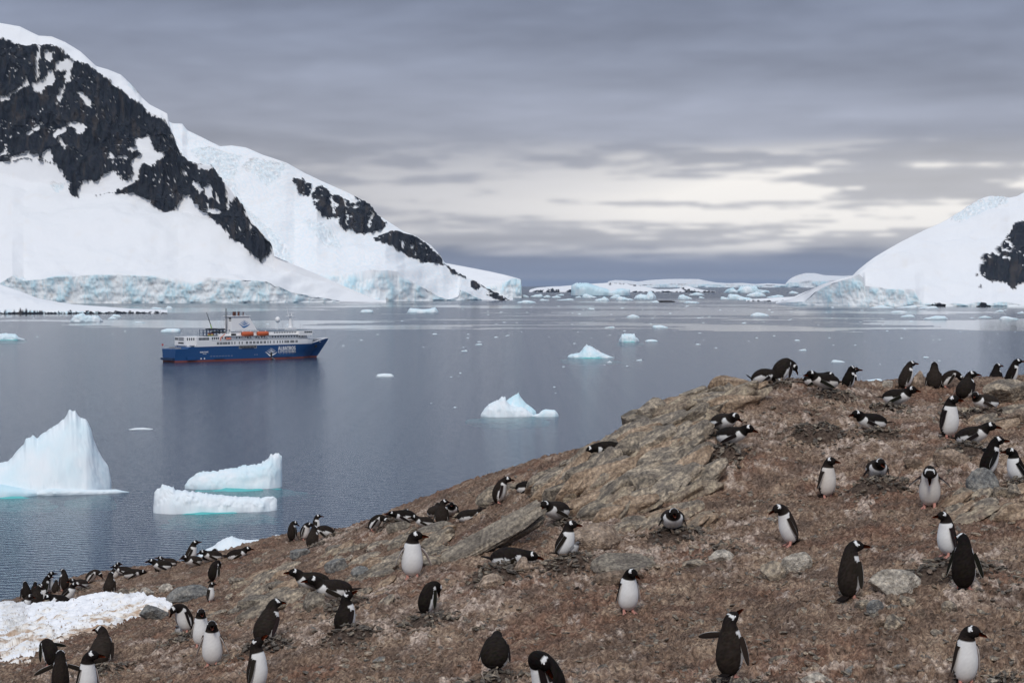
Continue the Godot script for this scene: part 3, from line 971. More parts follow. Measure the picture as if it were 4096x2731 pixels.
# bearing and height of the foot, width and height in the frame, kind, label
var BOULDERS := [
	[3590, 2384, 178, 96, "pale", "square whitish boulder below the empty nest"],
	[3192, 2290, 98, 84, "pale", "rounded pale boulder, upper of a pair on the open slope"],
	[3092, 2328, 92, 80, "grey", "grey boulder, lower of a pair on the open slope"],
	[3810, 1874, 120, 82, "pink", "large pinkish boulder behind the bowing penguin"],
	[3654, 1872, 66, 46, "brown", "small brown rock beside the bowing penguin's flipper"],
	[3936, 1994, 108, 112, "blue", "split blue-grey block standing on the slope"],
	[4012, 2000, 60, 62, "grey", "upright grey rock leaning on the split block"],
	[4062, 1998, 52, 58, "grey", "second upright grey rock past the split block"],
	[3855, 2000, 70, 46, "grey", "low cracked rock at the foot of the split block"],
	[3672, 1560, 44, 74, "pink", "upright pink boulder standing on the ridge"],
	[3556, 1556, 50, 40, "pale", "tan stone on the ridge next to the hunched penguin"],
	[4034, 1616, 160, 92, "grey", "broad grey boulder on the crest beside a nesting bird"],
	[4085, 1700, 90, 60, "brown", "rough brown boulder below the broad crest boulder"],
	[3455, 2442, 68, 42, "grey", "wedge-shaped stone under the back-turned penguin's feet"],
	[3504, 2458, 62, 54, "blue", "blue-grey angular block just below the square boulder"],
	[3572, 2418, 52, 40, "brown", "brown stone tucked under the square boulder"],
	[3630, 2424, 58, 46, "grey", "grey stone at the corner of the square boulder"],
	[3516, 2520, 36, 66, "brown", "narrow upright stone, first in the small broken row"],
	[3538, 2516, 36, 58, "pink", "pinkish upright stone in the small broken row"],
	[3574, 2526, 64, 66, "grey", "largest stone in the small broken row"],
	[3684, 2488, 42, 48, "brown", "lone squarish stone past the small broken row"],
	[3800, 2458, 52, 52, "grey", "tilted grey stone above the corner penguin"],
	[2500, 2284, 220, 66, "slab", "wide flat slab rising from the bare slope above the white-breasted penguin"],
	[2480, 2346, 170, 60, "brown", "half-buried brown rock behind the white-breasted penguin"],
	[2390, 2204, 170, 100, "pink", "weathered pinkish boulder past the chick's nest"],
	[2880, 2250, 100, 46, "pale", "half-buried pale rock on the open slope"],
	[2778, 2278, 84, 42, "grey", "half-buried grey rock next to the pale one"],
	[1722, 2276, 82, 64, "grey", "dark grey boulder beside the flipper-spreading penguin"],
	[606, 2484, 104, 62, "blue", "pointed blue-grey rock sticking out of the stained snow"],
	[748, 2414, 140, 64, "blue", "broad blue-grey boulder at the inner tip of the snow"],
	[486, 2392, 58, 34, "grey", "sloping rock at the snow's top edge near the seated penguin"],
	[528, 2386, 38, 34, "grey", "small upright rock at the snow's top edge"],
	[508, 2404, 62, 30, "grey", "flat rock half covered by the snow's top edge"],
	[586, 2392, 56, 40, "pale", "pale cracked rock just above the snow"],
	[666, 2372, 56, 34, "pale", "tan rock above the broad blue-grey boulder"],
	[198, 2430, 66, 50, "grey", "leaning rock in the middle of the far cluster"],
	[40, 2428, 70, 34, "brown", "brown rock at the seaward tip of the far ridge"],
	[938, 2456, 48, 26, "slab", "small flat stone below the stepped slabs"],
	[1012, 2440, 112, 60, "slab", "thick stepped slab, seaward of two, on the lower slope"],
	[1110, 2424, 108, 40, "slab", "long thin slab beside the thick stepped one"],
	[948, 2338, 56, 32, "slab", "flat grey slab near the lone preening penguin"],
	[1112, 2362, 70, 44, "slab", "sharp-edged slab in the middle of the lower slope"],
	[1184, 2344, 62, 32, "slab", "pointed slab next to the lying pair"],
	[1220, 2350, 52, 32, "slab", "rounded slab touching the lying pair"],
	[1194, 2236, 74, 46, "blue", "light grey boulder below the skyline huddle"],
	[1348, 2206, 84, 30, "slab", "dark-edged slab below the bird with the raised tail"],
	[1352, 2288, 90, 58, "blue", "bluish slab pile between the huddle and the flipper-spreader"],
	[1440, 2318, 66, 50, "blue", "blue-grey boulder below the flipper-spreading penguin's flipper"],
	[1026, 2256, 40, 24, "grey", "small block on the slope below the ice block"],
	[1256, 2446, 100, 92, "slab", "grey slab propping up the lying pair's nest"],
	[1600, 2128, 90, 52, "slab", "sloping rock beneath the stretched-flat penguin"],
	[1736, 2150, 126, 62, "slab", "broad rock under the skyline pair"],
	[1690, 2088, 50, 36, "pink", "reddish rock on the skyline beside the pair"],
	[1580, 2200, 60, 44, "slab", "grey block above the flipper-spreading penguin"],
	[3280, 2740, 118, 40, "pale", "pale rock at the bottom edge near the one-flipper penguin"],
	[4004, 2748, 92, 34, "pale", "pale rock at the bottom edge in the near corner"],
	[1530, 2316, 80, 40, "slab", "grey plate of rock behind the flipper-spreading penguin's feet"],
	[1960, 2360, 90, 62, "pink", "pinkish stone leaning between the two slab-side nests"],
	[2090, 2300, 70, 66, "pink", "upright tan stone at the flat-lying penguin's bill"],
	[2346, 2150, 66, 46, "grey", "grey rock on the slope behind the sitting penguin"],
	[1400, 2560, 0, 0, "", ""],
]

func tones(kind: String) -> Array:
	return {"pale": [Color(0.46, 0.43, 0.39), Color(0.86, 0.81, 0.74)], "pink": [BROWN * 1.2, Color(0.68, 0.56, 0.47)], "brown": [BROWN * 0.8, BROWN * 1.35], "blue": [BLUE_GREY, Color(0.42, 0.42, 0.41)], "grey": [GREY, PALE * 1.1], "slab": [GREY, Color(0.47, 0.43, 0.37)]}[kind]

func make_rocks():
	for k in 7:
		slab_shapes.append(chunk(500 + k, 3, 7, Vector3.ONE, 0.07, [GREY * 1.1, Color(0.36, 0.27, 0.20), GREY * 0.8, Color(0.33, 0.27, 0.22)][k % 4], [PALE * 1.2, Color(0.66, 0.52, 0.40), PALE * 0.9, Color(0.62, 0.54, 0.42)][k % 4], 0.55))
	var r := RandomNumberGenerator.new()
	r.seed = 909
	# single boulders and slabs
	for k in BOULDERS.size():
		var b: Array = BOULDERS[k]
		if not b[4]: continue
		var p := ground_hit(b[0], b[1] - b[3] * 0.12)
		var s := -p.z / FOCAL
		var slab: bool = b[4] == "slab"
		var tn := tones(b[4])
		var m := chunk(1000 + k, 4 if b[2] > 60 else 3, 8 if slab else 10, Vector3.ONE, 0.07, tn[0], tn[1], 0.55 if slab else 0.0)
		var o := part("rock_slab" if slab else "boulder", m, mat.rock, self)
		var w: float = b[2] * s * 0.62
		var h: float = b[3] * s * 0.72
		o.scale = Vector3(w, h, w * r.randf_range(0.75, 1.0))
		o.rotation = Vector3(r.randf_range(-0.15, 0.15), r.randf_range(-0.5, 0.5), r.randf_range(0.02, 0.3) if slab else r.randf_range(-0.12, 0.12))
		o.position = p + Vector3(0, h * 0.32, -w * 0.3)
		tag(o, b[5], "rock", "boulders and slabs on the slope")
	make_outcrop()
	make_ledges()
	make_long_slab()
	make_gravel()
	make_loose_stones()

func along_slab(r: RandomNumberGenerator, jitter := 0.16) -> Basis:
	# strata dip: beds rise to the right and tilt toward the viewer
	var l := Vector3(0.86, 0.46, -0.22).normalized()
	var n := Vector3(-0.42, 0.80, 0.42)
	n = (n - l * n.dot(l)).normalized()
	var b := Basis(l, n, l.cross(n))
	return Basis.from_euler(Vector3(r.randfn(0, jitter), r.randfn(0, jitter), r.randfn(0, jitter))) * b

func make_outcrop():
	var r := RandomNumberGenerator.new()
	r.seed = 4242
	var area := PackedVector2Array([Vector2(2290, 1850), Vector2(2420, 1790), Vector2(2540, 1720), Vector2(2660, 1640), Vector2(2900, 1560), Vector2(3060, 1540), Vector2(3080, 1600), Vector2(2820, 1680), Vector2(2760, 1780), Vector2(2800, 1900), Vector2(2860, 1960), Vector2(2700, 2030), Vector2(2560, 2060), Vector2(2440, 2090), Vector2(2330, 2080), Vector2(2260, 2010), Vector2(2100, 2020), Vector2(1960, 2060), Vector2(1850, 2120), Vector2(1740, 2190), Vector2(1700, 2170), Vector2(1850, 2060), Vector2(2040, 1975), Vector2(2200, 1930)])
	var t := base("rock_outcrop", ground_hit(2560, 1900))
	tag(t, "layered brown rock outcrop running up the shoulder of the slope", "rock outcrop")
	var n := 0
	while n < 250:
		var q := Vector2(r.randf_range(1690, 3090), r.randf_range(1530, 2200))
		if not Geometry2D.is_point_in_polygon(q, area): continue
		var clear := true
		for c in COLONY:
			if absf(q.x - c[0]) < 75.0 and q.y > c[1] - 70.0 and q.y < c[1] + 60.0: clear = false
		if not clear and r.randf() < 0.9: continue
		var p := ground_hit(q.x, q.y)
		var size := 0.10 + 0.28 * pow(r.randf(), 1.8)
		if q.x < 2250: size *= 0.75
		var b := along_slab(r, 0.20)
		var o := part("slab", slab_shapes[r.randi() % 7], mat.rock, t)
		o.transform = Transform3D(b * Basis.from_scale(Vector3(size * r.randf_range(1.2, 2.2), size * r.randf_range(0.40, 0.95), size * r.randf_range(0.6, 1.0))), p - t.position + Vector3(0, 0.05 * size + 0.13 * r.randf(), -size * 0.55))
		n += 1
	# the blocks that break the skyline
	for e in [[2560, 1735, 0.34, 0.42, 0.5, 0.5], [2610, 1700, 0.36, 0.46, 0.4, 0.9], [2540, 1760, 0.42, 0.30, 0.4, 0.4], [2642, 1640, 0.14, 0.28, 0.2, 1.1], [2690, 1655, 0.50, 0.26, 0.4, 0.5], [2760, 1620, 0.42, 0.26, 0.4, 0.6], [2720, 1720, 0.60, 0.26, 0.4, 0.5], [2880, 1585, 0.30, 0.20, 0.3, 0.5], [2830, 1610, 0.40, 0.20, 0.3, 0.5], [2960, 1575, 0.42, 0.16, 0.3, 0.45], [2620, 1790, 0.5, 0.24, 0.4, 0.5], [2380, 1830, 0.4, 0.2, 0.3, 0.5], [2200, 1950, 0.4, 0.2, 0.3, 0.6], [2160, 1965, 0.3, 0.18, 0.3, 0.5]]:
		var p := ground_hit(e[0], e[1])
		var o := part("block", slab_shapes[r.randi() % 7], mat.rock, t)
		var b := Basis.from_euler(Vector3(r.randf_range(-0.2, 0.2), r.randf_range(-0.5, 0.3), e[5]))
		o.transform = Transform3D(b * Basis.from_scale(Vector3(e[2], e[3], e[4])), p - t.position + Vector3(0, e[3] * 0.35, -0.15))

func make_ledges():
	# bedrock showing through the mud lower down, in broken steps that follow the same dip
	var r := RandomNumberGenerator.new()
	r.seed = 1717
	for z in [[1250, 2300, 330, 120, 46, "broken bedrock steps across the lower slope below the skyline huddle"], [1620, 2190, 170, 70, 26, "bedrock steps behind the flipper-spreading penguin"], [1000, 2420, 200, 60, 26, "lowest bedrock steps beside the descending penguins"], [3980, 2030, 170, 60, 24, "crumbling grey ledge below the split block"], [2560, 2080, 240, 50, 30, "broken lower edge of the outcrop"], [3960, 1700, 190, 50, 18, "stony ledge under the crest boulder"]]:
		var t := base("rock_ledge", ground_hit(z[0], z[1]))
		tag(t, z[5], "rock ledge", "bedrock ledges on the slope")
		for k in z[4]:
			var q := Vector2(z[0] + r.randf_range(-1, 1) * z[2], z[1] + r.randf_range(-1, 1) * z[3])
			var near := false
			for c in COLONY:
				if absf(q.x - c[0]) < 70.0 and q.y > c[1] - 60.0 and q.y < c[1] + 40.0: near = true
			if near: continue
			var p := ground_hit(q.x, q.y)
			var size := 0.07 + 0.16 * pow(r.randf(), 1.6)
			var o := part("slab", slab_shapes[r.randi() % 7], mat.rock, t)
			o.transform = Transform3D(along_slab(r, 0.18) * Basis.from_scale(Vector3(size * r.randf_range(1.3, 2.2), size * r.randf_range(0.3, 0.7), size)), p - t.position + Vector3(0, 0.03 * r.randf(), -size * 0.4))

func make_long_slab():
	var a := ground_hit(1795, 2262)
	var p := a + Vector3(0.72, 0.42, -0.62)
	var t := base("long_slab", p)
	tag(t, "long tilted grey slab with a penguin lying beneath it", "rock slab")
	var m := chunk(777, 4, 7, Vector3.ONE, 0.10, GREY, Color(0.52, 0.47, 0.40), 0.55)
	var m2 := chunk(778, 4, 7, Vector3.ONE, 0.12, GREY * 0.7, Color(0.36, 0.32, 0.27), 0.5)
	var l := Vector3(0.86, 0.48, -0.12).normalized()
	var n := Vector3(-0.40, 0.72, 0.56)
	n = (n - l * n.dot(l)).normalized()
	var b := Basis(l, n, l.cross(n))
	var o := part("upper_bed", m, mat.rock, t)
	o.transform = Transform3D(b * Basis.from_scale(Vector3(1.10, 0.12, 0.27)), Vector3(0, 0.02, 0))
	o = part("lower_bed", m2, mat.rock, t)
	o.transform = Transform3D(b * Basis.from_scale(Vector3(0.96, 0.13, 0.22)), Vector3(0.02, -0.15, -0.05))

func make_loose_stones():
	# fist- to head-sized stones lying about, mostly in drifts below the outcrop and the nests
	var r := RandomNumberGenerator.new()
	r.seed = 8181
	var shapes := []
	for k in 6:
		shapes.append(chunk(640 + k, 2, 8, Vector3(1.0, 0.6, 0.8), 0.10, [GREY, BROWN, GREY * 0.8, BROWN * 1.2, BLUE_GREY, GREY][k], [PALE, PINK, PALE * 0.8, PALE, PALE * 0.85, PALE * 1.2][k], 0.7))
	var drifts := [[2480, 2060, 160, 40], [2300, 2120, 120, 60], [1620, 2210, 200, 70], [1180, 2300, 260, 70], [2760, 2200, 260, 60], [3000, 2060, 240, 80], [3560, 2470, 180, 60], [3980, 2080, 120, 70], [3700, 1680, 260, 70], [3180, 1640, 200, 60], [1300, 2480, 260, 90], [700, 2360, 200, 40], [2600, 2300, 260, 60], [1500, 2640, 260, 60], [3300, 2650, 400, 60], [900, 2480, 140, 40]]
	for k in 170:
		var d: Array = drifts[r.randi() % drifts.size()]
		var p := ground_hit(d[0] + r.randfn(0, d[2] * 0.5), d[1] + r.randfn(0, d[3] * 0.5))
		if p.z < -58.0: continue
		var s := r.randf_range(0.035, 0.085) * (1.0 if r.randf() < 0.85 else 1.5)
		var o := part("loose_stone", shapes[r.randi() % 6], mat.rock, self)
		o.transform = Transform3D(Basis.from_euler(Vector3(r.randfn(0, 0.25), r.randf() * TAU, r.randfn(0, 0.25))) * Basis.from_scale(Vector3(s * r.randf_range(1.0, 1.6), s * 0.8, s)), p + Vector3(0, s * 0.12, 0))
		tag(o, "loose stone lying on the trodden brown slope", "stone", "loose stones on the slope")

func make_gravel():
	# loose flakes and crumbs trodden into the mud; far too many to count
	var r := RandomNumberGenerator.new()
	r.seed = 31337
	var where := noise(88, 0.7, 3)
	for kind in 3:
		var m := chunk(300 + kind, 1, 7, Vector3(1, 0.42, 0.8), 0.12, [DARK * 1.5, BROWN, GREY][kind], [GREY * 1.3, PINK, PALE][kind], 0.6)
		var mm := MultiMesh.new()
		mm.transform_format = MultiMesh.TRANSFORM_3D
		mm.mesh = m
		var put := []
		while put.size() < 11000:
			var t := r.randf_range(-0.36, 0.36)
			var d := exp(r.randf_range(log(13.0), log(skyline_distance(t) + 0.5)))
			var p := Vector3(t * d, ground(t * d, -d), -d)
			if where.get_noise_2d(p.x, p.z) + r.randf_range(-0.25, 0.35) < 0.0: continue
			var s := (0.010 + 0.046 * pow(r.randf(), 3.0)) * (1.2 if kind == 2 else 1.0)
			put.append(Transform3D(Basis.from_euler(Vector3(r.randfn(0, 0.35), r.randf() * TAU, r.randfn(0, 0.35))) * Basis.from_scale(Vector3(s * 1.3, s, s * 1.1)), p + Vector3(0, s * 0.1, 0)))
		mm.instance_count = put.size()
		for i in put.size():
			mm.set_instance_transform(i, put[i])
		var o := MultiMeshInstance3D.new()
		o.name = numbered("gravel")
		o.multimesh = mm
		o.material_override = mat.rock
		add_child(o)
		tag(o, ["dark slate crumbs scattered over the muddy slope", "brown crumbs scattered over the muddy slope", "pale grey crumbs scattered over the muddy slope"][kind], "gravel", "", "stuff")

# ---------------------------------------------------------------- nests of stones
# middle in the frame, width, height of the heap (m), label
var NESTS := [
	[2690, 2150, 330, 0.10, "slate nest under the penguin alone on mid-slope"],
	[3270, 1738, 300, 0.14, "dark stone nest with pale chips, nearest the outcrop's top"],
	[3525, 1748, 240, 0.12, "stone nest of the bird with its bill tipped up"],
	[2900, 1822, 270, 0.14, "stone nest shared by the two outcrop birds, lower one"],
	[2880, 1748, 180, 0.10, "stone nest of the upper outcrop bird"],
	[3505, 1950, 330, 0.16, "large dark stone nest on the flat terrace"],
	[3900, 1668, 330, 0.14, "wide scattered stone nest below the crest boulder"],
	[3868, 1798, 260, 0.10, "stone nest behind the large pinkish boulder"],
	[3340, 1582, 250, 0.08, "stone nest on the crest"],
	[3560, 1634, 220, 0.07, "stone nest just under the ridge"],
	[3790, 2296, 500, 0.16, "big empty slate nest between the two facing penguins"],
	[1985, 2300, 340, 0.12, "pebble nest of the bird lying beneath the long slab"],
	[2270, 2262, 300, 0.10, "pebble nest with the grey chick"],
	[1410, 2556, 330, 0.12, "big pebble nest of the stout sitting bird"],
	[1715, 2496, 300, 0.10, "pebble nest of the headless-looking preening bird"],
	[1060, 2602, 300, 0.09, "pebble nest behind the upward-looking bird"],
	[1380, 2420, 300, 0.10, "slate nest on the slab under the lying pair"],
	[1960, 2730, 320, 0.10, "pebble nest under the hunched bird at the bottom edge"],
	[2930, 2770, 420, 0.10, "pebble nest under the one-flipper penguin"],
	[4010, 2752, 240, 0.08, "pebble heap beside the near-corner penguin"],
	[740, 2556, 230, 0.07, "pebble nest of the bird bowing over its chick"],
	[420, 2690, 250, 0.08, "pebble nest behind the bright-billed bird"],
	[2250, 2104, 190, 0.08, "pebble nest at the top end of the long slab"],
	[4070, 1946, 170, 0.08, "stone nest at the frame edge by the split block"],
	[1556, 2108, 130, 0.16, "tall pebble nest on the skyline"],
	[1245, 2196, 130, 0.06, "pebble nest at the front of the skyline huddle"],
	[1316, 2152, 120, 0.08, "pebble nest poked by the raised-tail bird"],
	[436, 2386, 80, 0.08, "pebble nest of the seated bird at the snow edge"],
	[3110, 1540, 160, 0.07, "pebble nest at the ridge corner under the preening bird"],
	[2490, 1848, 190, 0.07, "pebble nest on the outcrop's seaward edge"],
	[2900, 2200, 260, 0.03, "flat scatter of slate plates on the open slope"],
	[330, 2364, 80, 0.07, "pebble nest of the lying bird on the far ridge"],
]

var nest_spots := []
func make_nests():
	for k in 6:
		flake_shapes.append(chunk(700 + k, 1, 6, Vector3(1.0, 0.36, 0.72), 0.05, [DARK, DARK * 1.2, GREY * 0.8, DARK * 0.9, GREY, BROWN * 0.8][k], [GREY * 1.1, GREY, PALE * 0.9, GREY * 0.9, PALE, PINK * 0.9][k], 0.7))
	var r := RandomNumberGenerator.new()
	r.seed = 5150
	for n in NESTS:
		var p := ground_hit(n[0], n[1])
		var rad: float = n[2] * 0.5 * -p.z / FOCAL
		var t := base("stone_nest", p)
		nest_spots.append([p, rad, n[3]])
		tag(t, n[4], "nest", "stone nests on the slope")
		# the trodden heap underneath
		var v := PackedVector3Array()
		var c := PackedColorArray()
		var rows := 9
		var cols := 28
		for i in rows:
			var q := i / float(rows - 1)
			for j in cols + 1:
				var a := TAU * j / cols
				var x := cos(a) * rad * q
				var z := sin(a) * rad * q
				v.append(Vector3(x, ground(p.x + x, p.z + z) - p.y + n[3] * heap(q) - 0.02 - 0.05 * q * q, z))
				c.append(Color(0.17, 0.135, 0.115))
		part("mound", arrays_mesh(v, grid_index(rows, cols + 1), grid_normals(v, rows, cols + 1, 1.0), c), mat.ground, t)
		var count := int(clampf(110.0 * rad / 0.55, 36, 210))
		for k in count:
			var a := r.randf() * TAU
			var q := pow(r.randf(), 0.62) * 1.06
			var x := cos(a) * rad * q
			var z := sin(a) * rad * q
			var s := r.randf_range(0.026, 0.054) * (1.0 if rad > 0.4 else 0.85)
			if r.randf() < 0.12: s *= 1.4
			var o := part("stone", flake_shapes[r.randi() % 6], mat.rock, t)
			var y: float = ground(p.x + x, p.z + z) - p.y + n[3] * heap(minf(q, 1.0)) + s * 0.15
			o.transform = Transform3D(Basis.from_euler(Vector3(r.randfn(0, 0.45), r.randf() * TAU, r.randfn(0, 0.45))) * Basis.from_scale(Vector3(s * r.randf_range(0.9, 1.5), s, s * r.randf_range(0.8, 1.2))), Vector3(x, y, z))

func heap(q: float) -> float:
	return 1.0 - smoothstep(0.25, 1.0, q)

# ---------------------------------------------------------------- icebergs
# A ridge of ice: its outline against the sky (x, height in metres), its thickness, and how the crest leans back.
func ice_ridge(sil: Array, thick: float, sd: int, o := {}) -> ArrayMesh:
	var x0: float = sil[0][0]
	var x1: float = sil[-1][0]
	var cols: int = o.get("cols", 90)
	var rows := 46
	var lean: float = o.get("lean", 0.15)
	var full: float = o.get("full", 0.7)
	var rough: float = o.get("rough", 1.0)
	var blue: float = o.get("blue", 0.3)
	var size := maxf(x1 - x0, 1.0)
	var unit := size / 60.0
	var top := 0.0
	for s in sil: top = maxf(top, s[1])
	var sink := clampf(top * 0.35, 0.06, 1.6)
	var n1 := noise(sd, 0.055, 4, FastNoiseLite.TYPE_SIMPLEX_SMOOTH, FastNoiseLite.FRACTAL_RIDGED)
	var n2 := noise(sd + 1, 0.06, 3)
	var n3 := noise(sd + 2, 0.22, 3)
	var scallop := noise(sd + 3, 0.13, 1, FastNoiseLite.TYPE_CELLULAR, FastNoiseLite.FRACTAL_NONE)
	var v := PackedVector3Array()
	var c := PackedColorArray()
	for r in rows:
		for k in cols:
			var t := k / float(cols - 1)
			var x := lerpf(x0, x1, t)
			var h := along(sil, x)
			var hs := 0.0
			for q in 9: hs += along(sil, x + (q - 4) * size * 0.022) / 9.0
			var jag := 0.10 * rough * n3.get_noise_2d(x / unit * 2.2, 3.0) + 0.09 * rough * n1.get_noise_2d(x / unit * 4.0, 9.0)
			var ends := sqrt(clampf(minf(t, 1.0 - t) * 7.0, 0.0, 1.0))
			var w := thick * ends * (0.45 + 0.55 * clampf(hs / top * 1.4, 0.0, 1.0))
			var a := (r - 2) / float(rows - 5) * PI
			var p: Vector3
			if r < 2 or r > rows - 3:
				p = Vector3(x, -sink * (1.0 if r == 0 or r == rows - 1 else 0.4), w * (1.0 if r < 2 else -1.0) * (0.75 if r == 0 or r == rows - 1 else 0.96))
			else:
				var sy := pow(maxf(sin(a), 0.0), full)
				p = Vector3(x, lerpf(hs, h, pow(sy, 3.0)) * sy * (1.0 + jag * pow(sy, 6.0)), w * cos(a) - lean * hs * sy)
			var q := p / unit
			var g := n1.get_noise_3dv(q)
			var s2 := n2.get_noise_3dv(q)
			var s3 := n3.get_noise_3dv(q * 1.6)
			var free := clampf(minf(p.y, h - p.y * 0.96) / (0.12 * top + 0.1) + 0.25, 0.0, 1.0) if p.y > 0.0 else 0.0
			p += Vector3(0.35 * s3, 0.35 * s2 + 0.25 * s3, 0.8 * g + 0.6 * s2 + 0.4 * s3 - 2.6 * (scallop.get_noise_3d(q.x + 4.0 * s2, q.y * 0.8, q.z + 4.0 * s3) + 0.5)) * unit * 1.1 * rough * free
			v.append(p)
			var col := Color(0.84, 0.875, 0.905).lerp(Color(0.55, 0.79, 0.88), clampf(blue + 1.1 * g * blue + 1.4 * s2 * blue + 0.12 * s3, 0.0, 0.85))
			c.append(col)
	return arrays_mesh(v, grid_index(rows, cols), grid_normals(v, rows, cols, 1.0), c)

# outline in the frame -> metres, seen at the berg's distance
func outline_m(pts: Array, ox: float, oy: float, s: float, base_y: float, mid_x: float, mpp: float) -> Array:
	var out := []
	for p in pts:
		out.append([(ox + p[0] / s - mid_x) * mpp, maxf((base_y - (oy + p[1] / s)) * mpp, 0.05)])
	return out

func ice_foot(width: float, depth: float, parent: Node, at_x := 0.0, at_z := 0.0):
	# ice reaching out under the surface
	var m := chunk(int(width * 10.0), 3, 5, Vector3.ONE * 0.62, 0.3, Color.WHITE, Color.WHITE)
	var o := part("underwater_ice", m, mat.sunken_ice, parent)
	o.scale = Vector3(width, 4.0, depth)
	o.position = Vector3(at_x, -2.5, at_z)

func berg(called: String, label: String, ox: float, oy: float, s: float, base_y: float, peaks: Array, foot := [], group := "icebergs in the bay"):
	# base_y: height of its waterline in the frame
	var x_lo := 1e9
	var x_hi := -1e9
	for p in peaks:
		for q in p[0]:
			x_lo = minf(x_lo, ox + q[0] / s)
			x_hi = maxf(x_hi, ox + q[0] / s)
	var mid := (x_lo + x_hi) * 0.5
	var where := sea_at(mid, base_y)
	var mpp := -where.z / FOCAL
	var t := base(called, where, atan2(-where.x, -where.z))
	for k in peaks.size():
		var p: Array = peaks[k]
		var sil := outline_m(p[0], ox, oy, s, base_y, mid, mpp)
		var o := part("ice_peak" if peaks.size() > 1 else "ice_body", ice_ridge(sil, p[1] * mpp, 100 + int(mid) + k * 7, p[3] if p.size() > 3 else {}), mat.ice, t)
		o.position.z = -p[1] * mpp * 0.9 - p[2] * mpp
	for f in foot:
		ice_foot(f[0] * mpp, f[1] * mpp, t, f[2] * mpp, f[3] * mpp)
	tag(t, label, "iceberg", group)
	return t

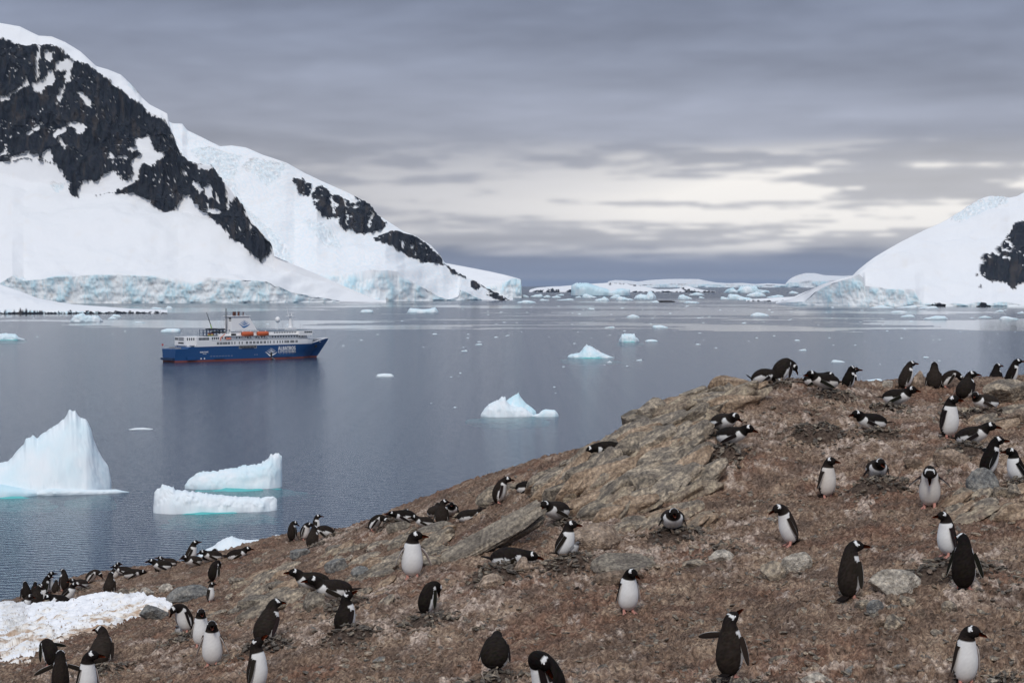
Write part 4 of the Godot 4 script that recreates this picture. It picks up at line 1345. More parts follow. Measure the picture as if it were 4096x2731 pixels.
func make_icebergs():
	var sunken := plain(Color(0.12, 0.50, 0.50), 0.9)
	mat.sunken_ice = sunken
	# the great pointed berg at the frame's edge
	berg("iceberg", "tall jagged iceberg with a pointed peak and a low ice tongue", 0, 1600, 1.96, 1985, [
		[[[-560, 735], [-500, 600], [-300, 540], [-120, 545], [0, 525], [60, 515], [95, 485], [130, 430], [190, 385], [200, 345], [260, 322], [290, 340], [360, 290], [460, 220], [510, 185], [555, 120], [590, 135], [635, 180], [690, 200], [715, 260], [735, 350], [765, 430], [808, 510], [850, 572], [862, 640], [872, 730]], 150, 30, {"cols": 220, "lean": 0.35, "full": 1.4, "blue": 0.2, "rough": 0.3}],
		[[[250, 738], [330, 712], [400, 704], [520, 712], [640, 722], [760, 728], [900, 728], [960, 745], [1000, 765]], 34, 4, {"cols": 70, "lean": 0.0, "full": 0.5, "rough": 0.35, "blue": 0.2}],
		[[[-560, 740], [-400, 690], [0, 668], [120, 690], [260, 710], [380, 735]], 60, 0, {"cols": 60, "lean": 0.3, "full": 0.4, "rough": 0.3, "blue": 0.75}]],
		[[330, 130, -120, 40], [160, 50, 250, -20]])
	berg("iceberg", "low iceberg with a raised lumpy end, beyond the wedge-shaped floe", 0, 1600, 1.96, 1956, [
		[[[1447, 680], [1470, 640], [1490, 622], [1560, 575], [1690, 572], [1745, 560], [1870, 545], [1900, 528], [1970, 530], [2040, 520], [2100, 480], [2120, 455], [2165, 433], [2210, 455], [2222, 480], [2262, 512], [2255, 560], [2225, 600], [2212, 690]], 70, 0, {"cols": 110, "lean": 0.25, "full": 0.6, "rough": 0.6, "blue": 0.28}]],
		[[420, 150, 8, 30]])
	berg("iceberg", "wedge-shaped flat iceberg with a crumbly broken face", 0, 1600, 1.96, 2052, [
		[[[1203, 860], [1206, 735], [1240, 700], [1275, 668], [1330, 690], [1385, 720], [1500, 730], [1680, 760], [1850, 775], [2060, 792], [2070, 783], [2150, 785], [2175, 805], [2172, 868]], 62, 0, {"cols": 120, "lean": 0.30, "full": 0.42, "rough": 0.9, "blue": 0.12}]],
		[[380, 90, -30, 10]])
	berg("iceberg", "two-winged iceberg with a pale blue fin and a small detached end", 1800, 1300, 2.613, 1668, [
		[[[318, 958], [322, 935], [350, 890], [400, 840], [480, 800], [570, 757], [590, 800], [612, 832], [670, 865], [760, 864], [800, 890], [850, 930], [880, 955]], 40, 0, {"cols": 100, "lean": 0.35, "full": 0.55, "rough": 0.8, "blue": 0.14}],
		[[[540, 900], [590, 805], [640, 770], [715, 727], [740, 770], [790, 830], [860, 880], [900, 915], [905, 945]], 26, 60, {"cols": 70, "lean": 0.35, "full": 0.8, "rough": 0.3, "blue": 0.62}],
		[[[860, 955], [890, 938], [930, 932], [960, 900], [1000, 885], [1100, 895], [1125, 920], [1138, 950]], 22, 10, {"cols": 50, "lean": 0.2, "full": 0.5, "rough": 0.4, "blue": 0.3}]],
		[[230, 70, -40, 10], [90, 30, -150, 8]])
	berg("iceberg", "pyramid-shaped iceberg in mid-channel with trailing low arms", 1800, 1300, 2.613, 1432, [
		[[[1227, 338], [1235, 325], [1260, 310], [1350, 295], [1385, 262], [1392, 235], [1430, 210], [1480, 232], [1540, 265], [1580, 290], [1640, 315], [1700, 338], [1722, 344]], 50, 0, {"lean": 0.3, "full": 0.75, "rough": 0.8, "blue": 0.34}]], [[190, 60, 0, 10]])
	berg("iceberg", "blocky flat-topped iceberg past the pyramid-shaped one", 1800, 1300, 2.613, 1367, [
		[[[1766, 172], [1770, 150], [1785, 130], [1795, 100], [1830, 92], [1930, 97], [1945, 130], [1965, 142], [1982, 170]], 34, 0, {"lean": 0.1, "full": 0.4, "rough": 1.0, "blue": 0.3}]], [[84, 40, 0, 5]])
	berg("ice_floe", "flat floe lying next to the blocky iceberg", 1800, 1300, 2.613, 1366, [[[[2040, 168], [2060, 155], [2100, 150], [2150, 155], [2176, 168]], 12, 0, {"cols": 40, "rough": 0.4}]])
	berg("ice_floe", "low floe far beyond the blocky iceberg", 1800, 1300, 2.613, 1311, [[[[2118, 12], [2125, 5], [2200, 0], [2240, 10], [2282, 25]], 14, 0, {"cols": 40, "rough": 0.4}]])
	berg("ice_floe", "small rounded floe in open water between the ship and the two-winged iceberg", 0, 0, 1.0, 1507, [[[[1504, 1506], [1510, 1497], [1535, 1494], [1565, 1496], [1576, 1505]], 14, 0, {"cols": 40, "rough": 0.3, "blue": 0.15}]])
	berg("ice_floe", "thin flat floe beyond the pointed iceberg's peak", 0, 0, 1.0, 1718, [[[[513, 1717], [540, 1712], [570, 1711], [609, 1716]], 8, 0, {"cols": 40, "rough": 0.2, "blue": 0.1}]])
	berg("iceberg", "long low iceberg under the glacier front", 0, 0, 1.0, 1251, [[[[1628, 1250], [1634, 1238], [1640, 1232], [1690, 1237], [1715, 1236], [1740, 1229], [1748, 1238], [1754, 1250]], 24, 0, {"cols": 60, "rough": 0.6}]])
	berg("ice_floe", "small floe drifting toward the glacier front", 0, 0, 1.0, 1249, [[[[1440, 1248], [1446, 1240], [1470, 1238], [1492, 1241], [1494, 1248]], 12, 0, {"cols": 40}]])
	berg("ice_floe", "rounded floe off the ship's stern", 0, 0, 1.0, 1328, [[[[642, 1322], [665, 1314], [700, 1314], [738, 1320], [720, 1327]], 16, 0, {"cols": 40, "rough": 0.3}]])
	berg("iceberg", "low iceberg at the frame's edge below the snow spit", 0, 0, 1.0, 1360, [[[[-70, 1358], [-40, 1340], [20, 1334], [60, 1338], [70, 1350], [96, 1358]], 30, 0, {"cols": 50}]], [[110, 30, 20, 8]])
	berg("iceberg", "broken ice heap beside the snow spit", 0, 0, 1.0, 1286, [[[[280, 1284], [296, 1262], [330, 1252], [345, 1262], [390, 1264], [410, 1284]], 26, 0, {"cols": 60, "rough": 1.2}]])
	for f in [[440, 485, 1257, 1268, "flat floe off the tip of the snow spit"], [430, 470, 1268, 1276, "narrow floe nearest the broken ice heap"], [530, 580, 1286, 1291, "sliver of ice between the spit and the ship"], [600, 650, 1228, 1236, "bright floe close under the ice cliff"], [660, 690, 1224, 1234, "stubby floe close under the ice cliff"]]:
		berg("ice_floe", f[4], 0, 0, 1.0, f[3], [[[[f[0], f[3] - 1], [lerpf(f[0], f[1], 0.3), f[2]], [lerpf(f[0], f[1], 0.7), f[2] + 2], [f[1], f[3] - 1]], 8, 0, {"cols": 30}]])
	# blocks grounded behind the slope
	berg("iceberg", "white ice block rising behind the lower ridge of penguins", 600, 2100, 2.94, 2240, [[[[560, 400], [575, 345], [640, 315], [750, 275], [790, 240], [850, 200], [960, 168], [1040, 200], [1150, 218], [1280, 215], [1400, 260], [1450, 380]], 70, 0, {"cols": 90, "lean": 0.35, "full": 0.7, "rough": 0.4, "blue": 0.12}]], [[260, 90, -10, 10]])
	berg("ice_floe", "small white ice tip showing beside the skyline huddle", 600, 2100, 2.94, 2180, [[[[1400, 230], [1447, 145], [1480, 125], [1560, 135], [1600, 230]], 30, 0, {"cols": 40, "rough": 0.3, "blue": 0.1}]])
	# the pack far down the channel
	berg("iceberg", "largest tabular iceberg in the far channel", 2000, 900, 1.96, 1181, [[[[555, 550], [556, 480], [575, 462], [600, 455], [650, 452], [690, 455], [760, 480], [840, 500], [870, 520], [920, 500], [960, 498], [1022, 505], [1025, 550]], 60, 0, {"cols": 110, "lean": 0.1, "full": 0.35, "rough": 0.6, "blue": 0.5}]])
	berg("iceberg", "stepped iceberg before the distant white peaks", 2000, 900, 1.96, 1171, [[[[1755, 530], [1780, 505], [1830, 490], [1850, 510], [1862, 518], [1885, 480], [1990, 476], [2010, 480], [2030, 505], [2110, 515], [2118, 530]], 40, 0, {"cols": 90, "full": 0.4, "blue": 0.42}]])
	berg("iceberg", "sail-shaped iceberg in the far channel", 2000, 900, 1.96, 1196, [[[[1050, 578], [1065, 555], [1100, 540], [1150, 550], [1165, 520], [1180, 514], [1205, 535], [1226, 560], [1226, 580]], 34, 0, {"cols": 60, "full": 0.6, "blue": 0.3}]])
	var r := RandomNumberGenerator.new()
	r.seed = 606
	var pack := [[130, 285, 580, 612], [310, 390, 577, 592], [440, 585, 575, 590], [640, 760, 535, 572], [588, 640, 552, 570], [740, 860, 560, 595], [862, 950, 535, 575], [910, 1050, 555, 590], [1395, 1510, 540, 580], [1480, 1605, 525, 550], [1560, 1605, 555, 573], [1728, 1800, 555, 582], [1780, 1930, 525, 580], [1930, 2090, 515, 560], [2090, 2232, 542, 570], [1858, 1990, 555, 588], [2265, 2345, 512, 538], [1600, 1745, 470, 490], [168, 230, 540, 568], [235, 340, 535, 565], [335, 400, 545, 568], [400, 480, 548, 570], [435, 505, 538, 552], [1440, 1570, 592, 612]]
	var said := [
		"flat-topped iceberg nearest the ice cliff's end in the far channel",
		"low white iceberg between the cliff's end and the tabular one",
		"long flat strip of ice in front of the dark-footed island",
		"rounded iceberg at the tabular iceberg's front corner",
		"small knob of ice at the tabular iceberg's foot",
		"sloping iceberg just before the tabular iceberg",
		"squarish iceberg against the tabular iceberg's far end",
		"low iceberg between the tabular and sail-shaped ones",
		"wedge iceberg alone past the sail-shaped one",
		"slanted iceberg reaching toward the island's low point",
		"tiny ice block in the gap of the far channel",
		"small iceberg at the near edge of the stepped iceberg's pack",
		"two-humped iceberg in front of the stepped iceberg",
		"broad pale iceberg under the stepped iceberg",
		"low iceberg at the snow point's tip",
		"front iceberg of the stepped iceberg's pack",
		"tabular iceberg by the far island's shore",
		"thin blue iceberg farthest out before the white peaks",
		"first lump of the ice rubble by the cliff's end",
		"largest lump of the ice rubble by the cliff's end",
		"middle lump of the ice rubble by the cliff's end",
		"last lump of the ice rubble by the cliff's end",
		"flat piece behind the ice rubble by the cliff's end",
		"crumbled white iceberg grounded near the skerry",
	]
	for k in pack.size():
		var q: Array = pack[k]
		berg("iceberg", said[k], 2000, 900, 1.96, 900 + q[3] / 1.96, [[ragged(r, q[0], q[1], q[2], q[3], 7), (q[1] - q[0]) * 0.16, 0, {"cols": 44, "full": 0.45, "blue": 0.34}]], [], "icebergs packed in the far channel")
	# low skerry of dark rock among them
	berg("ice_floe", "white floe grounded on the dark skerry", 2000, 900, 1.96, 1210, [[[[1190, 606], [1205, 596], [1230, 592], [1250, 604]], 8, 0, {"cols": 30}]])
	var sk := sea_at(2660, 1208)
	var skerry := part("skerry", chunk(55, 3, 9, Vector3(1, 1, 1), 0.3, Color(0.05, 0.048, 0.046), Color(0.10, 0.09, 0.085)), mat.mountain, self)
	skerry.position = sk
	skerry.scale = Vector3(34, 5, 40)
	tag(skerry, "low dark skerry awash in the far channel", "skerry")
	# floes
	var named := [[2505, 2560, 1255, 1269, "tilted floe in the middle of the calm reach"], [3002, 3078, 1246, 1264, "largest floe on the calm reach, before the white mountain"], [2353, 2380, 1229, 1238, "small peaked floe under the tabular iceberg"],
		[3479, 3578, 1219, 1233, "long floe against the white mountain's ice cliff"], [3586, 3674, 1220, 1232, "second floe against the white mountain's shore"], [3674, 3756, 1221, 1234, "third floe along the white mountain's shore"],
		[3561, 3634, 1240, 1251, "crumbled floe off the white mountain"], [3603, 3662, 1256, 1268, "pointed floe off the white mountain"], [3694, 3793, 1259, 1277, "humped floe with a flat tail"], [3916, 3970, 1262, 1271, "flat floe below the dark crag"], [3983, 4018, 1238, 1246, "small floe near the shore crag"], [3999, 4077, 1263, 1277, "wide floe nearest the frame edge"], [4070, 4100, 1244, 1253, "floe cut by the frame edge"],
		[3196, 3228, 1394, 1402, "small floe above the ridge's corner penguin"], [3326, 3382, 1436, 1449, "ragged floe seen over the crest"], [3464, 3533, 1513, 1524, "flat floe just over the crest"], [3694, 3718, 1424, 1430, "tiny floe over the ridge"], [2418, 2460, 1305, 1311, "sliver floe near the blocky iceberg"], [1900, 1930, 1373, 1379, "flat floe in the open bay, nearest the channel"], [1843, 1870, 1399, 1405, "smaller floe in the open bay, toward the ship"], [2428, 2450, 1443, 1450, "floe at the pyramid iceberg's end"], [2545, 2570, 1435, 1442, "crooked floe past the pyramid iceberg"]]
	for f in named:
		berg("ice_floe", f[4], 0, 0, 1.0, f[3], [[ragged(r, f[0], f[1], f[2], f[3], 5), (f[1] - f[0]) * 0.2, 0, {"cols": 34, "full": 0.5, "blue": 0.25, "rough": 0.6}]], [], "floes on the bay")
	# crumbs of brash ice
	var shapes := []
	for k in 4:
		shapes.append(ice_ridge([[-1.0, 0.1], [-0.6, 0.35 + 0.2 * r.randf()], [-0.1, 0.3 + 0.4 * r.randf()], [0.4, 0.2 + 0.3 * r.randf()], [1.0, 0.08]], 0.7, 40 + k, {"cols": 16, "rough": 0.5, "blue": 0.2}))
	var n := 0
	while n < 190:
		var px := r.randf_range(1500, 4096) if r.randf() < 0.85 else r.randf_range(0, 1500)
		var py := 1222.0 + 170.0 * pow(r.randf(), 1.7)
		if r.randf() < 0.15: py = r.randf_range(1390, 1640)
		if px < 1500: py = r.randf_range(1270, 1420)
		if py > 1480 and px > 2400: continue
		if px > 640 and px < 1310 and py > 1340: continue
		var p := sea_at(px, py)
		var o := part("brash_ice", shapes[r.randi() % 4], mat.ice, self)
		var s := r.randf_range(2.0, 7.0) * -p.z / FOCAL * (1.0 if r.randf() < 0.85 else 1.8)
		o.position = p
		o.scale = Vector3(s, s * 0.55, s)
		o.rotation.y = r.randf_range(-0.4, 0.4)
		tag(o, "crumb of brash ice floating on the bay", "ice", "brash ice on the bay")
		n += 1

func ragged(r: RandomNumberGenerator, x0: float, x1: float, y_top: float, y_base: float, n: int) -> Array:
	var out := [[x0, y_base]]
	var peak := r.randf_range(0.2, 0.8)
	for k in n:
		var t := (k + 0.6) / (n + 0.2)
		var h := (1.0 - 0.75 * pow(absf(t - peak) / maxf(peak, 1.0 - peak), 0.9)) * r.randf_range(0.72, 1.0)
		out.append([lerpf(x0, x1, t), lerpf(y_base, y_top, h)])
	out.append([x1, y_base])
	return out

# ---------------------------------------------------------------- the ship
# Local axes: x from the stern forward, y up from the waterline, z to starboard (the side we see).
func ship_box(called: String, parent: Node, m: Material, x0: float, x1: float, y0: float, y1: float, z0: float, z1: float, turn := Vector3.ZERO) -> MeshInstance3D:
	var b := BoxMesh.new()
	b.size = Vector3(x1 - x0, y1 - y0, z1 - z0)
	var o := part(called, b, m, parent)
	o.position = Vector3((x0 + x1) / 2, (y0 + y1) / 2, (z0 + z1) / 2)
	o.rotation = turn
	return o

func tube(called: String, parent: Node, m: Material, a: Vector3, b: Vector3, r0: float, r1 := -1.0) -> MeshInstance3D:
	var c := CylinderMesh.new()
	c.bottom_radius = r0
	c.top_radius = r0 if r1 < 0 else r1
	c.height = a.distance_to(b)
	c.radial_segments = 10
	c.rings = 1
	var o := part(called, c, m, parent)
	var y := (b - a).normalized()
	var x := y.cross(Vector3(0.31, 0.2, 0.93)).normalized()
	o.transform = Transform3D(Basis(x, y, x.cross(y)), (a + b) / 2)
	return o

func hull_half(s: float, h: float) -> float:
	var wl := along([[0, 8.6], [6, 9.8], [16, 10.4], [98, 10.4], [108, 9.2], [118, 6.6], [128, 3.0], [135, 0.25], [150, 0.2]], s)
	var dk := along([[0, 9.6], [6, 10.3], [16, 10.4], [110, 10.4], [120, 9.6], [130, 7.2], [138, 4.4], [144, 1.6], [147, 0.25]], s)
	return lerpf(wl, dk, smoothstep(0.0, 13.0, h))

func hull_top(s: float) -> float:
	if s < 10.0: return 9.8
	return 11.2 + 3.4 * smoothstep(122.0, 146.0, s)

func hull_mesh(s0: float, s1: float, lo: Callable, hi: Callable, proud := 0.0) -> ArrayMesh:
	# both sides and the ends of a band of hull between two heights
	var cols := 90
	var rows := 9
	var v := PackedVector3Array()
	var idx := PackedInt32Array()
	for side in [1.0, -1.0]:
		var first := v.size()
		for r in rows:
			for k in cols:
				var s := lerpf(s0, s1, k / float(cols - 1))
				var h := lerpf(lo.call(s), hi.call(s), r / float(rows - 1))
				# the stem rakes forward with height
				var x := s
				if s > 118.0: x = 118.0 + (s - 118.0) * lerpf(0.60, 1.0, clampf(h / 14.0, 0.0, 1.0))
				v.append(Vector3(x, h, side * (hull_half(s, h) + proud)))
		for r in rows - 1:
			for k in cols - 1:
				var i := first + r * cols + k
				if side > 0: idx.append_array(PackedInt32Array([i, i + cols, i + 1, i + 1, i + cols, i + cols + 1]))
				else: idx.append_array(PackedInt32Array([i, i + 1, i + cols, i + 1, i + cols + 1, i + cols]))
	# stern and bow ends, deck
	var half := rows * cols
	for r in rows - 1:
		var a := r * cols
		var b := half + r * cols
		idx.append_array(PackedInt32Array([a, b, a + cols, b, b + cols, a + cols]))
		a += cols - 1
		b += cols - 1
		idx.append_array(PackedInt32Array([a, a + cols, b, b, a + cols, b + cols]))
	for k in cols - 1:
		var a := (rows - 1) * cols + k
		var b := half + (rows - 1) * cols + k
		idx.append_array(PackedInt32Array([a, b, a + 1, a + 1, b, b + 1]))
	return arrays_mesh(v, idx)

func flat_shape(pts: Array, depth := 0.08) -> ArrayMesh:
	var poly := PackedVector2Array()
	for p in pts: poly.append(Vector2(p[0], p[1]))
	var tri := Geometry2D.triangulate_polygon(poly)
	var v := PackedVector3Array()
	for p in poly: v.append(Vector3(p.x, p.y, depth))
	var idx := PackedInt32Array()
	for k in range(0, tri.size(), 3):
		var a := poly[tri[k]]
		var b := poly[tri[k + 1]]
		var c := poly[tri[k + 2]]
		if (b - a).cross(c - a) > 0: idx.append_array(PackedInt32Array([tri[k], tri[k + 2], tri[k + 1]]))
		else: idx.append_array(PackedInt32Array([tri[k], tri[k + 1], tri[k + 2]]))
	return arrays_mesh(v, idx)

func wave(x0: float, x1: float, y_end: float, y_dip: float, thick: float) -> Array:
	# a bird-wing stroke: high at both tips, dipping in the middle
	var top := []
	var low := []
	for k in 15:
		var t := k / 14.0
		var y := y_end - (y_end - y_dip) * pow(sin(PI * t), 1.5) + 0.10 * (y_end - y_dip) * sin(TAU * t * 2.0)
		var w := thick * (0.12 + sin(PI * t))
		top.append([lerpf(x0, x1, t), y + w * 0.5])
		low.append([lerpf(x0, x1, t), y - w * 0.5])
	low.reverse()
	return top + low

func lettering(words: String, high: float, width: float, parent: Node, m: Material, at_pos: Vector3, bold := false):
	var f := SystemFont.new()
	f.font_names = PackedStringArray(["Droid Sans"])
	if bold: f.font_weight = 700
	var t := TextMesh.new()
	t.text = words
	t.font = f
	t.font_size = 64
	t.pixel_size = high / 46.0
	t.depth = 0.12
	var o := part("lettering", t, m, parent)
	var w := t.get_aabb().size.x
	o.scale = Vector3(width / maxf(w, 0.01), 1, 1)
	o.position = at_pos
	return o

func make_ship():
	var white := plain(Color(0.86, 0.86, 0.86), 0.5)
	var blue := plain(Color(0.010, 0.068, 0.205), 0.4)
	var navy := plain(Color(0.008, 0.030, 0.085), 0.4)
	var red := plain(Color(0.22, 0.055, 0.04), 0.6)
	var glass := plain(Color(0.03, 0.045, 0.06), 0.1)
	var black := plain(Color(0.012, 0.013, 0.016), 0.6)
	var orange := plain(Color(0.62, 0.13, 0.045), 0.45)
	var grey := plain(Color(0.30, 0.31, 0.33), 0.6)
	var logo_blue := plain(Color(0.015, 0.16, 0.42), 0.5)
	var deck := plain(Color(0.10, 0.16, 0.22), 0.8)
	var yellow := plain(Color(0.60, 0.42, 0.03), 0.6)
	var green := plain(Color(0.25, 0.45, 0.05), 0.6)
	var rust := plain(Color(0.10, 0.035, 0.025), 0.8)
	var S := base("cruise_ship", Vector3(-256, 0, -1303), deg_to_rad(42.5))
	tag(S, "blue and white expedition cruise ship with orange lifeboats, anchored in the bay", "ship")
	part("hull", hull_mesh(0.0, 147.0, func(_s): return 1.25, hull_top), blue, S)
	part("boot_top", hull_mesh(0.0, 147.0, func(_s): return -3.0, func(_s): return 1.25, -0.03), red, S)
	ship_box("stern_platform", S, navy, -2.2, 0.05, 1.6, 3.2, -8.2, 8.2)
	ship_box("sponson", S, blue, 9, 17, 1.5, 3.4, 10.2, 11.3)
	ship_box("rubbing_strake", S, navy, 33, 42, 1.5, 2.1, 10.35, 10.7)
	ship_box("rubbing_strake", S, navy, 86, 104, 1.5, 1.9, 10.35, 10.6)
	# white upper hull
	var upper := part("upper_hull", hull_mesh(18.0, 126.0, func(_s): return 11.2, func(_s): return 15.3, 0.04), white, S)
	ship_box("boat_deck", S, deck, 30, 122, 15.3, 15.45, -9.6, 9.6)
	# windows in pairs and singles along the white band, from stern to bow
	var window := func(s: float, h: float, w: float, tall: float, parent: Node, z: float):
		var o := ship_box("window", parent, glass, s - w / 2, s + w / 2, h - tall / 2, h + tall / 2, z - 0.06, z + 0.05)
		return o
	for s in [36.4, 38.9, 41.4, 43.7, 46.2]:
		for q in [-0.55, 0.55]: window.call(s + q, 13.4, 0.75, 1.9, upper, 10.46)
	for s in [48.9, 51.5, 55.5, 58.1]: window.call(s, 13.4, 0.75, 1.9, upper, 10.46)
	for s in [62.5, 65.8, 69.1, 72.3, 75.6, 78.8]:
		for q in [-0.55, 0.55]: window.call(s + q, 13.4, 0.75, 1.9, upper, 10.46)
	for s in [81.8, 84.0, 87.4, 90.6, 93.1, 95.5]: window.call(s, 13.4, 0.7, 1.9, upper, 10.46)
	for s in [98.3, 100.7, 108.7]:
		for q in [-0.55, 0.55]: window.call(s + q, 13.4, 0.75, 1.9, upper, 10.46)
	for s in [103.2, 104.2, 105.2, 106.2]: window.call(s, 13.4, 0.7, 1.9, upper, 10.46)
	# aft house over the open mooring deck
	var aft := part("aft_house", flat_block([[11, -9.4], [11, 5.5], [17.5, 10.35], [31, 10.35], [31, -9.4]], 12.2, 18.6), white, S)
	for k in 8: window.call(20.0 + k * 1.15, 17.0, 0.85, 2.0, aft, 10.35)
	var slant := Vector3(0.6, 0, -0.8)
	for k in 4:
		var o := ship_box("window", aft, glass, -0.4, 0.4, -1.0, 1.0, -0.05, 0.05)
		o.rotation.y = -atan2(4.85, 6.5)
		o.position = Vector3(12.2 + k * 1.25, 17.0, 5.5 + (1.2 + k * 1.25) * 4.85 / 6.5 + 0.02)
	for k in 4: ship_box("window", aft, glass, 10.93, 11.02, 16.0, 18.0, -9.0 + k * 1.1, -8.2 + k * 1.1)
	ship_box("balcony_opening", aft, grey, 10.93, 11.02, 15.6, 18.3, -4.2, 3.2)
	ship_box("balcony_opening", aft, black, 10.93, 11.02, 13.4, 14.5, -4.5, 3.0)
	ship_box("aft_post", S, white, 12, 13, 9.8, 12.2, -9, -8.2)
	ship_box("aft_post", S, white, 16.5, 17.8, 9.8, 12.2, 9.2, 10.2)
	ship_box("winch_house", S, white, 12, 20, 9.8, 12.2, -7, 7)
	ship_box("mooring_winch", S, grey, 4, 7, 9.8, 11.2, -6, -2)
	ship_box("mooring_winch", S, grey, 4, 7, 9.8, 11.0, 2, 6)
	ship_box("aft_cabin", S, white, 31, 39.5, 15.4, 18.8, -8.5, 8.6)
	for k in 4: ship_box("window", S, glass, 32.2 + k * 1.7, 33.3 + k * 1.7, 16.2, 18.0, 8.55, 8.68)
	# inner superstructure, tier by tier
	var tier := ship_box("deckhouse", S, white, 39.5, 121, 15.45, 18.7, -7.6, 7.6)
	for k in 30:
		if k in [3, 4, 11, 17]: continue
		var o := ship_box("window", tier, glass, 0, 0.9, 0, 1.2, 0, 0.1)
		o.position = Vector3(-38.0 + k * 2.55, 0.2, 7.62)
	ship_box("promenade_roof", S, white, 44, 122, 18.7, 18.95, -9.8, 9.8)
	var tier2 := ship_box("bridge_deck", S, white, 50, 122, 18.95, 21.8, -7.4, 7.4)
	for k in 20:
		var o := ship_box("window", tier2, glass, 0, 0.8, 0, 1.1, 0, 0.1)
		o.position = Vector3(4.0 + k * 1.55, 0.1, 7.42)
	ship_box("top_deck", S, deck, 50, 123, 21.8, 21.95, -7.8, 7.8)
	ship_box("funnel_skirt", S, white, 40, 52, 15.45, 20.2, -6, 6.2, Vector3(0, 0, 0))
	var bridge := ship_box("bridge", S, white, 111, 123.5, 17.9, 21.6, -11.2, 11.2)
	for k in 7: ship_box("window", bridge, glass, 6.2, 6.35, 0.2, 1.5, -10.4 + k * 3.0, -8.0 + k * 3.0)
	for k in 4: ship_box("window", bridge, glass, -1.5 + k * 1.9, 0.0 + k * 1.9, 0.25, 1.45, 11.15, 11.28)
	for k in 16: tube("rail_post", S, grey, Vector3(54 + k * 4.3, 21.9, 7.6), Vector3(54 + k * 4.3, 23.0, 7.6), 0.07)
	for h in [22.5, 23.0]: tube("railing", S, grey, Vector3(54, h, 7.6), Vector3(119, h, 7.6), 0.06)
	for h in [16.0, 16.5]: tube("railing", S, white, Vector3(31, h, 10.3), Vector3(118, h, 10.3), 0.06)
	# funnel with its wave emblem
	var fun := part("funnel", funnel_mesh(), white, S)
	ship_box("funnel_cap", fun, white, 51.0, 69.8, 33.4, 33.9, -5.2, 5.2)
	for r in 3:
		for c in 2: ship_box("louvre", fun, black, 52.35 - 0.0, 52.6, 27.0 + r * 2.0, 28.5 + r * 2.0, 1.2 + c * 1.7, 2.5 + c * 1.7)
	for q in [[56.0, 2.0], [58.0, 1.0], [60.5, 2.0], [62.0, 0.0]]:
		tube("exhaust_pipe", fun, rust, Vector3(q[0], 33.8, q[1]), Vector3(q[0], 37.0, q[1]), 0.75)
	tube("exhaust_pipe", fun, rust, Vector3(65.0, 33.8, 1.5), Vector3(65.2, 36.8, 1.5), 0.35)
	var emblem := func(parent: Node, m1: Material, m2: Material, cx: float, cy: float, size: float, z: float, tilt: float):
		var strokes := [[-1.0, 1.0, 0.06, -0.62, 0.30], [-0.74, 0.76, 0.36, -0.10, 0.17], [-0.52, 0.56, 0.58, 0.20, 0.13], [-0.30, 0.34, 0.78, 0.46, 0.10], [-0.14, 0.16, 0.95, 0.72, 0.08]]
		for k in strokes.size():
			var q: Array = strokes[k]
			var o := part("emblem_stroke", flat_shape(wave(q[0] * size, q[1] * size, q[2] * size * 0.66, q[3] * size * 0.66, q[4] * size * 0.72), 0.0), m1 if k == 0 else m2, parent)
			o.position = Vector3(cx, cy, z)
			o.rotation.x = tilt
	emblem.call(fun, logo_blue, logo_blue, 64.0, 27.4, 5.2, 4.88, -0.084)
	# hull lettering and emblem
	lettering("ALBATROS", 2.7, 16.4, S, white, Vector3(99.6, 8.3, 10.42), true)
	lettering("EXPEDITIONS", 1.9, 16.4, S, white, Vector3(99.6, 5.7, 10.36))
	lettering("OCEAN ATLANTIC", 1.0, 7.4, S, white, Vector3(24.2, 7.1, 10.42), true)
	lettering("NASSAU", 0.6, 3.0, S, white, Vector3(24.6, 5.8, 10.42))
	lettering("OCEAN ATLANTIC", 0.9, 6.0, S, white, Vector3(137.2, 12.5, 4.1), true).rotation.y = 0.48
	emblem.call(S, white, white, 84.8, 5.4, 5.7, 10.50, 0.0)
	for k in 8: ship_box("porthole", S, white, 30.0 + k * 2.65, 30.45 + k * 2.65, 3.6, 4.05, 10.36, 10.46)
	for k in 3: ship_box("porthole", S, white, 69.3 + k * 1.2, 69.6 + k * 1.2, 3.9, 4.2, 10.36, 10.46)
	for k in 5: ship_box("porthole", S, white, 93.0 + k * 3.0, 93.4 + k * 3.0, 4.0, 4.35, 10.25, 10.42)
	for k in 26: ship_box("scupper", S, navy, 25.0 + k * 3.6, 25.5 + k * 3.6, 10.2, 10.5, 10.36, 10.47)
	for k in 2: ship_box("thruster_mark", S, white, 21.0 + k * 2.9, 22.0 + k * 2.9, 1.8, 2.8, 10.36, 10.46)
	# open embarkation gallery amidships
	var gal := ship_box("gallery", S, grey, 55.2, 71.4, 8.9, 11.6, 10.2, 10.48)
	for k in 12: ship_box("gallery_bay", gal, black, -7.6 + k * 1.28, -6.7 + k * 1.28, -0.9, 0.6, 0.12, 0.2)
	ship_box("gallery_sill", gal, navy, -5.4, 5.6, -1.35, -0.95, 0.1, 0.45)
	# boarding port with ladder
	ship_box("boarding_port", S, black, 84.0, 85.6, 1.4, 5.4, 10.3, 10.56)
	ship_box("boarding_ladder", S, grey, 84.6, 88.0, 0.3, 0.8, 10.5, 11.6, Vector3(0, 0, -0.5))
